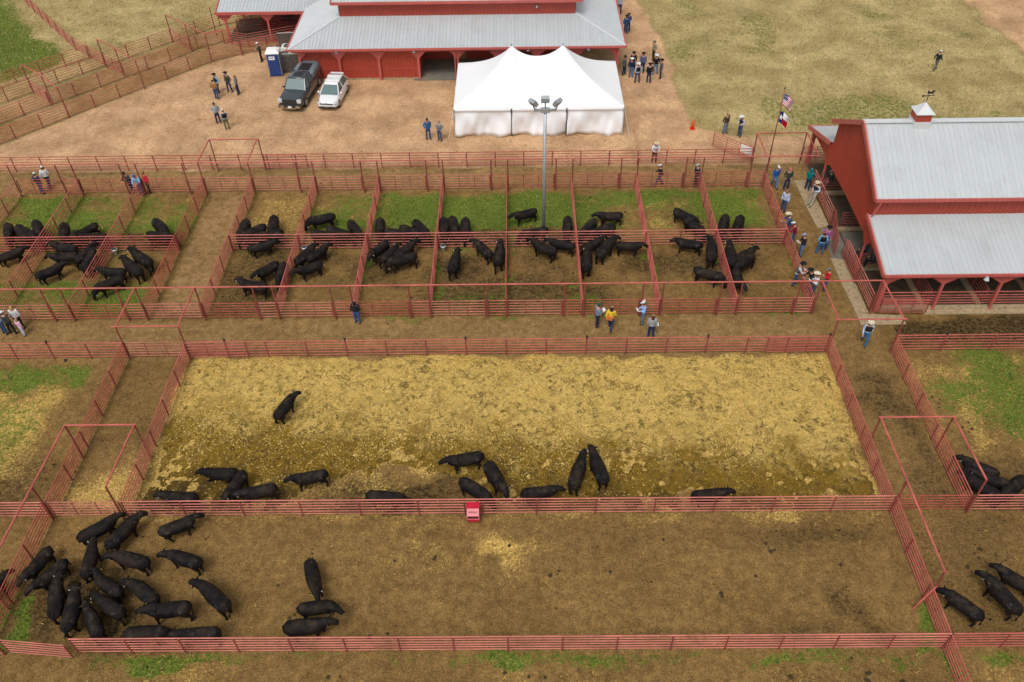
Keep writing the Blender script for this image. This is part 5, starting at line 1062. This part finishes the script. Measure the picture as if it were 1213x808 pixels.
ppl = [
 (51, 229, 80, 'man in navy shirt and white cap leaning by the rear walkway, far left', (.02, .03, .07), DENIM, 'cap', WHT, 'stand'),
 (60, 222, 100, 'person in white shirt and white cap behind the man in navy, far left', (.6, .62, .66), DENIMD, 'cap', WHT, 'walk'),
 (158, 227.5, 250, 'person in dark shirt bending at the rear fence beside the blue cap', (.03, .03, .045), DENIMD, 'cap', BLK, 'lean'),
 (168.5, 230, 270, 'person in bright blue cap and light blue shirt at the rear fence', (.16, .36, .60), DENIM, 'cap', (.02, .08, .45), 'lean'),
 (178, 228, 230, 'person in red jacket facing the rear fence near the blue cap', (.55, .02, .04), BLK, 'hair', BLK, 'stand'),
 (259.4, 109.8, 230, 'person in black hat, light blue sleeves and dark vest in the yard', (.20, .42, .62), DENIMD, 'cowboy', BLK, 'pockets'),
 (257.5, 117, 80, 'person in mustard brown jacket with back turned, in the yard', (.30, .15, .05), DENIM, 'hair', (.015, .01, .008), 'pockets'),
 (273, 108.7, 250, 'person in black hat, olive vest and grey sleeves in the yard', (.08, .10, .13), DENIMD, 'cowboy', BLK, 'wide'),
 (283, 111.6, 190, 'long-haired person in grey jacket at the right of the yard group', (.16, .17, .18), DENIMD, 'longhair', (.16, .08, .03), 'stand'),
 (259.4, 145.7, 300, 'person in dark cap and light grey shirt in the yard', (.30, .33, .37), DENIMD, 'cap', BLK, 'pockets'),
 (269.8, 153, 120, 'person in white cap, black vest and olive trousers in the yard', (.32, .35, .40), (.12, .11, .06), 'cap', WHT, 'read'),
 (310.5, 72.5, 200, 'person in dark jacket and white cap carrying a tan sack', (.04, .045, .05), BLK, 'cap', WHT, 'read'),
 (507.7, 164.8, 290, 'person in blue jacket walking between the cars and the tent', (.03, .10, .26), DENIM, 'cap', BLK, 'pockets'),
 (521.3, 166.4, 250, 'person in grey vest and dark hair beside the man in blue', (.22, .24, .28), DENIM, 'hair', BLK, 'pockets'),
 (733.6, 16.3, 270, 'person in pale grey shirt half hidden at the barn corner', (.38, .42, .48), DENIMD, 'hair', BLK, 'stand'),
 (743.5, 37, 270, 'rear one of two people in navy by the barn side', (.02, .06, .15), DENIMD, 'cowboy', (.05, .02, .02), 'read'),
 (741, 40, 90, 'nearer of two people in navy by the barn side, back turned', (.02, .07, .17), DENIM, 'cowboy', BLK, 'pockets'),
 (773.5, 71, 200, 'person in tan coat and grey cap beside the field edge', (.26, .23, .17), BLK, 'cap', GREY, 'pockets'),
 (738.8, 88.5, 330, 'person in grey jacket and dark cap at the tent corner, leftmost of the circle', (.10, .11, .11), DENIMD, 'cap', BLK, 'pockets'),
 (749, 84.5, 280, 'person in black jacket and black hat behind the white hat', (.01, .01, .014), BLK, 'cowboy', BLK, 'wide'),
 (747, 91.4, 90, 'person in navy jacket and round white hat, back turned', (.012, .025, .075), DENIML, 'cowboy', WHT, 'pockets'),
 (754.5, 98, 100, 'person in black vest with pale sleeves and white hat, back turned', (.42, .50, .62), DENIM, 'cowboy', WHT, 'wide'),
 (760.6, 85.8, 240, 'person in slate shirt and black hat in the hat circle', (.10, .12, .20), DENIMD, 'cowboy', BLK, 'stand'),
 (768, 98, 100, 'person in black with one cyan sleeve and black hat', (.01, .012, .016), DENIMD, 'cowboy', BLK, 'pockets'),
 (775.8, 88, 100, 'person in black jacket, white hat and light jeans', (.008, .008, .01), DENIML, 'cowboy', WHT, 'wide'),
 (782, 92.8, 190, 'person in grey green shirt and black hat, rightmost of the circle', (.08, .10, .10), (.02, .03, .05), 'cowboy', BLK, 'stand'),
 (1106.5, 83, 30, 'lone person in dark green jacket walking across the field', (.012, .03, .022), (.13, .12, .11), 'cap', WHT, 'walk'),
 (858.2, 158.2, 300, 'person in brown jacket at the field edge near the cone', (.07, .045, .03), DENIML, 'hair', (.02, .01, .01), 'pockets'),
 (875.5, 161.2, 220, 'person in black vest, pale sleeves and white hat by the field edge', (.45, .46, .52), DENIM, 'cowboy', WHT, 'read'),
 (774.5, 192, 270, 'person in white shirt and white hat leaning on the yard fence', (.62, .63, .66), (.02, .025, .06), 'cowboy', STRAWH, 'lean'),
 (780.3, 219.4, 180, 'person in black jacket and white cap walking the rear walkway', (.012, .012, .016), DENIM, 'cap', WHT, 'walk'),
 (823.6, 219.4, 210, 'person in navy jacket and pale cap on the rear walkway', (.025, .03, .055), (.02, .025, .05), 'cap', (.4, .43, .5), 'stand'),
 (916.3, 221.8, 280, 'person in royal blue sweater and white cap by the pens corner', (.015, .09, .33), DENIML, 'cap', WHT, 'walk'),
 (930.5, 224, 270, 'person in olive jacket and pink cap', (.045, .055, .04), DENIMD, 'cap', (.62, .16, .2), 'pockets'),
 (955.5, 225, 60, 'person in teal hoodie against the barn rails', (.0, .16, .18), DENIMD, 'hood', (.0, .16, .18), 'fold'),
 (961.5, 242.5, 215, 'cowboy in khaki trousers, vest and cream hat leaning on barn rails', (.50, .54, .62), (.36, .32, .24), 'cowboy', (.62, .52, .36), 'back'),
 (927, 250, 230, 'person in pale grey hoodie and jeans walking along the divider', (.40, .45, .58), DENIM, 'hair', (.02, .01, .01), 'stand'),
 (932, 279, 180, 'person in blue denim shirt and cream hat at the pen rail', (.03, .09, .20), DENIM, 'cowboy', (.62, .54, .40), 'lean'),
 (938, 289, 170, 'person in maroon shirt and white cap at the pen rail', (.20, .01, .03), DENIM, 'cap', WHT, 'lean'),
 (947.5, 303, 190, 'person in black jacket and blue white cap holding papers', (.012, .014, .022), DENIML, 'cap', (.25, .3, .5), 'read'),
 (970.2, 300.6, 80, 'man in black vest with light blue sleeves, back turned', (.16, .36, .62), (.025, .12, .30), 'hair', (.03, .02, .015), 'wide'),
 (975.5, 294, 250, 'person in pink and purple shirt and black hat by the barn gate', (.32, .11, .26), DENIM, 'cowboy', BLK, 'stand'),
 (940, 337.5, 340, 'person in grey vest and black hat leaning over the pen rail', (.45, .46, .48), DENIM, 'cowboy', BLK, 'lean'),
 (957, 344, 200, 'person in black jacket and large black hat at the pen rail', (.015, .015, .018), DENIM, 'cowboy', BLK, 'lean'),
 (962, 350, 170, 'person in white shirt and cream hat reading at the pen corner', (.66, .66, .70), DENIM, 'cowboy', (.62, .55, .42), 'read'),
 (976, 343.6, 170, 'person in red and navy jacket with grey cap', (.50, .012, .02), DENIM, 'cap', GREY, 'read'),
 (706.9, 386.2, 20, 'person in slate shirt and green cap on the alley', (.17, .22, .32), (.012, .02, .07), 'cap', (.02, .09, .06), 'read'),
 (722.5, 390.5, 70, 'long-haired person in yellow top with an orange bag', (.62, .42, .03), DENIMD, 'longhair', (.02, .012, .01), 'walk'),
 (760.5, 383.4, 190, 'person in light blue shirt and pale cap beside the child on the gate', (.25, .42, .72), DENIML, 'cap', (.6, .62, .66), 'read'),
 (770.5, 399.8, 90, 'person in grey patterned sweater with dark ponytail', (.30, .31, .32), DENIMD, 'longhair', (.04, .03, .025), 'stand'),
 (424, 382.2, 90, 'person in black hoodie and blue jeans watching the pens alone', (.012, .014, .02), (.02, .09, .26), 'hood', (.012, .014, .02), 'pockets'),
 (1022.5, 407, 250, 'man in straw hat, black vest and jeans walking under the frame', (.42, .46, .58), (.02, .12, .25), 'cowboy', (.68, .60, .45), 'walk'),
 (7, 395, 80, 'person in purple checked shirt cut by the left edge', (.22, .2, .34), DENIM, 'hair', BLK, 'stand'),
 (16, 395, 80, 'person in dark grey green shirt and white cap at the left', (.04, .045, .04), (.015, .018, .022), 'cap', WHT, 'wide'),
 (26.5, 389, 100, 'blonde person in white jacket at the left', (.58, .6, .62), BLK, 'longhair', (.45, .27, .10), 'stand'),
]
vests = {5: (.012, .014, .02), 7: (.06, .055, .015), 10: BLK, 13: (.2, .21, .24), 21: (.012, .012, .016), 28: (.02, .02, .025), 35: (.02, .022, .03), 40: (.01, .012, .016), 42: (.10, .105, .11), 51: (.02, .018, .02)}
papers = (39, 42, 44, 46, 48, 49)
for i, q_ in enumerate(ppl):
    person(*q_[:4], q_[4], q_[5], q_[6], q_[7], q_[8], vest=vests.get(i), paper=i in papers, bag=(.55, .16, .04) if i == 47 else None, sc=.98+.04*((i*7) % 5)/4 if i != 35 else 1.05, skin=SKIN2 if i % 4 == 0 else None)
person(29, 397, 70, 'small child in pink top and pale trousers at the left', (.62, .38, .52), (.45, .48, .58), 'longhair', (.35, .22, .1), 'stand', sc=.76)
person(0, 0, 90, 'child in straw hat hanging from the top rail of a pen gate', (.05, .09, .15), (.03, .06, .12), 'cowboy', (.66, .52, .34), 'hang', sc=.62, loc=(7.35, YP-.12), z=.17)
person(0, 0, 200, 'person seated on the barn rail, upper of two dark figures', (.04, .045, .06), BLK, 'cap', (.3, .32, .38), 'sit', loc=(21.9, 42.6), z=.1)
person(0, 0, 160, 'person seated on the barn rail, lower of two dark figures', (.05, .055, .07), BLK, 'cap', (.35, .37, .42), 'sit', loc=(22.2, 41.6), z=.1)
person(0, 0, 200, 'person seated behind rails at the far corner of the cattle barn', (.03, .035, .045), (.25, .10, .10), 'cap', (.4, .4, .42), 'sit', loc=(21.9, 50.6), z=.1)

# ------------------------------------------------------------------ vehicles
PGR, PWH = mat('pickup_paint', (.035, .045, .055), .25, var=.04, coat=.8), mat('car_white_paint', (.74, .75, .76), .25, var=.02, coat=.6)
def wheel(t, x, y, r, w):
    b = MB(); b.tube([(x, y-w/2, r), (x, y-w/2+.03, r), (x, y+w/2-.03, r), (x, y+w/2, r)], [r*.9, r, r, r*.9], 20, up=(0, 0, 1)); wh = b.build('wheel', RUBBER, t, True)
    s_ = 1 if y > 0 else -1; b = MB(); b.tube([(x, y+s_*(w/2-.01), r), (x, y+s_*(w/2+.012), r)], [r*.62, r*.58], 14, up=(0, 0, 1)); rm = b.build('rim', GALV, wh)
    b = MB()
    for k in range(5): a = k*2*PI/5; b.box((x+math.cos(a)*r*.36, y+s_*(w/2+.014), r+math.sin(a)*r*.36), (r*.16, .012, r*.16))
    b.build('rim_opening', BLACK, rm)
def shell(stn, n=12):
    """stations: x, half width bottom, half width top, z bottom, z top"""
    rings = []
    for x, wb, wt, zb_, zt in stn:
        zm = (zb_+zt)/2; rings.append([Vector(p) for p in [(x, -wb*.93, zb_), (x, -wb, zb_+.08), (x, -wb*1.0, zm), (x, -wt, zt-.06), (x, -wt+.07, zt), (x, 0, zt+.015), (x, wt-.07, zt), (x, wt, zt-.06), (x, wb, zm), (x, wb, zb_+.08), (x, wb*.93, zb_)]])
    return rings
def vehicle(name, label, cat, loc, rz, paint_, body, cab, glassinfo, wheels, parts):
    t = thing(name, label, cat, loc, rz); b = MB(); b.loft(shell(body)); o = b.build('body', paint_, t, True)
    if name == 'hatchback_car': m = o.modifiers.new('s', 'SUBSURF'); m.levels = m.render_levels = 2
    else: m = o.modifiers.new('b', 'BEVEL'); m.width = .04; m.segments = 3; m.limit_method = 'ANGLE'
    # greenhouse: glass block with painted roof and pillars
    (x0, x1, x2, x3, zb_, zt, wb, wt) = cab
    g = MB(); R1 = [Vector(p) for p in [(x0, -wb, zb_), (x3, -wb, zb_), (x3, wb, zb_), (x0, wb, zb_)]]; R2 = [Vector(p) for p in [(x1, -wt, zt), (x2, -wt, zt), (x2, wt, zt), (x1, wt, zt)]]
    g.loft([R1, R2]); g.build('windows', GLASS, t)
    r = MB(); zr = zt+.002; n = 6; rr_ = []
    for k in range(n+1): x = x1-.04+(x2-x1+.08)*k/n; c_ = .035*math.sin(PI*k/n); rr_.append([Vector((x, -wt-.015, zr-.03)), Vector((x, -wt*.9, zr+.03+c_)), Vector((x, 0, zr+.045+c_)), Vector((x, wt*.9, zr+.03+c_)), Vector((x, wt+.015, zr-.03)), Vector((x, 0, zr-.03))])
    r.loft(rr_); r.build('roof', paint_, t, True)
    for s_ in (-1, 1):
        for (xa, xb) in ((x0, x1), (x3, x2)):
            b = MB(); b.tube([(xa, s_*(wb-.01), zb_-.02), (xb, s_*(wt-.0), zt)], [.05, .04], 6); b.build('pillar', paint_, t)
        xm = glassinfo; b = MB(); b.tube([(xm, s_*(wb+.005), zb_-.02), (xm, s_*(wt+.005), zt)], [.05, .04], 6); b.build('pillar', paint_, t)
        b = MB(); b.ball((x3-.25, s_*(wb+.14), zb_+.08), (.09, .12, .08), 8, 6); b.tube([(x3-.25, s_*wb, zb_+.02), (x3-.25, s_*(wb+.12), zb_+.05)], .025, 5); b.build('mirror', paint_ if name != 'pickup_truck' else BLACK, t, True)
        b = MB(); b.box((xm+.12, s_*(wb+.035), zb_-.12), (.16, .03, .03)); b.build('door_handle', CHROME if name == 'pickup_truck' else paint_, t)
    for (x, y, rad, w_) in wheels: wheel(t, x, y, rad, w_)
    parts(t); return t
LENS = mat('headlight_glass', (.55, .57, .58), .1)
def pk(t):
    b = MB(); b.box((2.86, 0, .88), (.1, 1.15, .34)); g = b.build('grille', BLACK, t)
    b = MB()
    for k in range(4): b.box((2.92, 0, .76+.08*k), (.02, 1.1, .02))
    b.build('grille_bar', mat('dark_chrome', (.12, .12, .13), .3, metal=.8), g)
    b = MB(); b.box((2.92, 0, .50), (.20, 1.9, .26)); b.build('bumper', mat('bumper_dark', (.03, .03, .035), .4), t)
    for s_ in (-1, 1):
        b = MB(); b.box((2.80, s_*.80, .92), (.20, .32, .26)); b.build('headlight', LENS, t)
        b = MB(); b.box((3.0, s_*.68, .50), (.08, .36, .20)); b.build('bumper_corner', CHROME, t)
        b = MB(); b.box((-2.88, s_*.86, .95), (.06, .18, .4)); b.build('tail_light', FR, t)
        b = MB(); b.tube([(-1.2, s_*1.0, .36), (1.6, s_*1.0, .36)], .05, 6); b.build('side_step', BLACK, t)
    b = MB(); b.box((3.03, 0, .48), (.02, .32, .16)); b.build('number_plate', WHITE, t)
    b = MB(); b.box((3.02, 0, .36), (.06, .9, .10)); b.build('skid_plate', CHROME, t)
    # camper shell over the bed
    b = MB(); rings = []
    for x, w_, z_ in ((-2.86, .93, 1.60), (-2.76, .94, 1.72), (-1.6, .94, 1.70), (-.92, .92, 1.62), (-.84, .90, 1.56)): rings.append([Vector(p) for p in [(x, -w_, 1.18), (x, -w_+.06, z_-.10), (x, -w_+.16, z_), (x, w_-.16, z_), (x, w_-.06, z_-.10), (x, w_, 1.18)]])
    b.loft(rings); sh_ = b.build('camper_shell', mat('shell_paint', (.15, .19, .215), .3, coat=.6), t, True); m = sh_.modifiers.new('b', 'BEVEL'); m.width = .03; m.segments = 2; m.limit_method = 'ANGLE'
    b = MB(); b.box((-1.75, 0, 1.72), (1.2, .95, .03)); b.build('roof_hatch', BLACK, sh_)
    b = MB(); b.box((-2.66, 0, 1.76), (.18, 1.5, .05)); b.build('spoiler', mat('shell_paint', (.085, .11, .13)), sh_)
    for s_ in (-1, 1): b = MB(); b.box((-1.8, s_*.925, 1.42), (1.4, .03, .26), M=Matrix.Rotation(-s_*.08, 3, 'X')); b.build('side_window', GLASS, sh_)
    b = MB(); b.box((.15, .05, 1.955), (.6, .8, .025)); b.build('sunroof', BLACK, t)
bd = [(-2.9, .90, .90, .45, 1.05), (-2.75, .98, .96, .38, 1.2), (-1.9, 1.0, .97, .36, 1.2), (-.6, 1.0, .97, .34, 1.2), (.9, 1.0, .97, .34, 1.2), (1.25, 1.0, .95, .34, 1.18), (1.9, 1.0, .93, .36, 1.16), (2.5, .98, .90, .4, 1.12), (2.78, .93, .84, .45, 1.04), (2.88, .86, .78, .5, .95)]
fr = P(344, 134); vehicle('pickup_truck', 'dark grey pickup truck with camper shell parked facing the pens', 'pickup truck', (-18.25, 66.05, 0), math.radians(-98), PGR, bd, (-.72, -.52, .75, 1.35, 1.17, 1.88, .90, .74), .2,
    [(1.85, .9, .40, .28), (1.85, -.9, .40, .28), (-1.75, .9, .40, .28), (-1.75, -.9, .40, .28)], pk)
def hc_(t):
    b = MB(); b.box((2.10, 0, .62), (.06, 1.05, .07)); b.build('grille', BLACK, t); b = MB(); b.box((2.13, 0, .34), (.06, 1.35, .13)); b.build('lower_intake', BLACK, t)
    for s_ in (-1, 1):
        b = MB(); b.ball((1.95, s_*.66, .66), (.17, .17, .08), 10, 6); b.build('headlight', LENS, t, True); b = MB(); b.box((-2.05, s_*.7, .85), (.06, .22, .16)); b.build('tail_light', FR, t)
        b = MB(); b.tube([(-1.45, s_*.56, 1.50), (.2, s_*.56, 1.50)], .02, 5); b.build('roof_rail', WHITE, t)
    for x in (-1.1, -.3): b = MB(); b.box((x, 0, 1.53), (.10, 1.25, .04)); b.build('roof_bar', WHITE, t)
    b = MB(); b.box((2.17, 0, .46), (.02, .30, .11)); b.build('number_plate', mat('plate', (.5, .5, .5), .4), t)
    b = MB(); b.tube([(2.125, -.06, .655), (2.14, -.06, .655)], .0, 5); b.tube([(2.10, 0, .70), (2.145, 0, .70)], .055, 12, up=(0, 0, 1)); b.build('badge', CHROME, t)
    b = MB(); b.box((-1.85, 0, 1.42), (.25, 1.1, .03)); b.build('spoiler', PWH, t)
bd = [(-2.08, .72, .70, .32, .80), (-1.98, .84, .80, .25, .95), (-1.5, .89, .84, .2, .98), (-.4, .90, .85, .19, .96), (.7, .90, .84, .19, .93), (1.1, .90, .80, .2, .90), (1.6, .88, .74, .22, .80), (1.95, .80, .66, .26, .70), (2.12, .66, .56, .32, .58)]
vehicle('hatchback_car', 'white hatchback car parked beside the dark pickup', 'car', (-15.45, 65.3, 0), math.radians(-96), PWH, bd, (-1.95, -1.5, .25, 1.05, .93, 1.44, .80, .60), -.35,
    [(1.3, .78, .32, .22), (1.3, -.78, .32, .22), (-1.3, .78, .32, .22), (-1.3, -.78, .32, .22)], hc_)

# ------------------------------------------------------------------ dung pats and clods on the ground
def pats(name, n, regions, R0, R1, H_, m, label, cat):
    b = MB()
    for k in range(n):
        x0, x1, y0, y1 = regions[k % len(regions)]; cx, cy = NR.uniform(x0, x1), NR.uniform(y0, y1)
        for q in range(1 if NR.rand() < .6 else NR.randint(2, 5)):
            x, y = cx+NR.normal()*.25, cy+NR.normal()*.18; r = NR.uniform(R0, R1); z0 = float(gz(np.array([x]), np.array([y]))[0]); ph = NR.uniform(0, 6)
            rings = [[Vector((x+math.cos(2*PI*i/9)*r*f_*(1+.25*math.sin(i*2+ph)), y+math.sin(2*PI*i/9)*r*f_*(1+.2*math.cos(i*3+ph)), z0+h_)) for i in range(9)] for f_, h_ in ((1, -.01), (.92, H_*.6), (.45, H_))]
            b.loft(rings)
    o = kind(b.build(name, m, None, True), 'stuff'); o['label'] = label; o['category'] = cat; return o
PENR = [(-21, 17, 17.2, 22.6), (-17, 17, 17, 22), (-14, 17, 38, 44), (-40, -19.5, 38, 44), (-40, 17, 45, 49), (18, 27, 17, 23), (22, 30, 24, 33), (-18, 16.5, 14.7, 16)]
pats('dung_pats', 95, PENR, .04, .12, .025, mat('dung', (.05, .034, .016), .85, spec=.15), 'dark dung pats dotted over the brown dirt pens', 'dung')
pats('soil_clods', 900, [(-40, 18, 14, 23.3), (-45, 17, 38, 51), (-60, 22, 34.8, 37.6), (17.8, 30, 17, 23), (17.8, 21, 24, 37), (-22.4, -19.2, 27, 37), (-30, 12, 54.8, 66)], .02, .055, .035, mat('clod', (.20, .13, .055), .95, spec=.1), 'small clods of dry soil scattered over the dirt', 'soil')
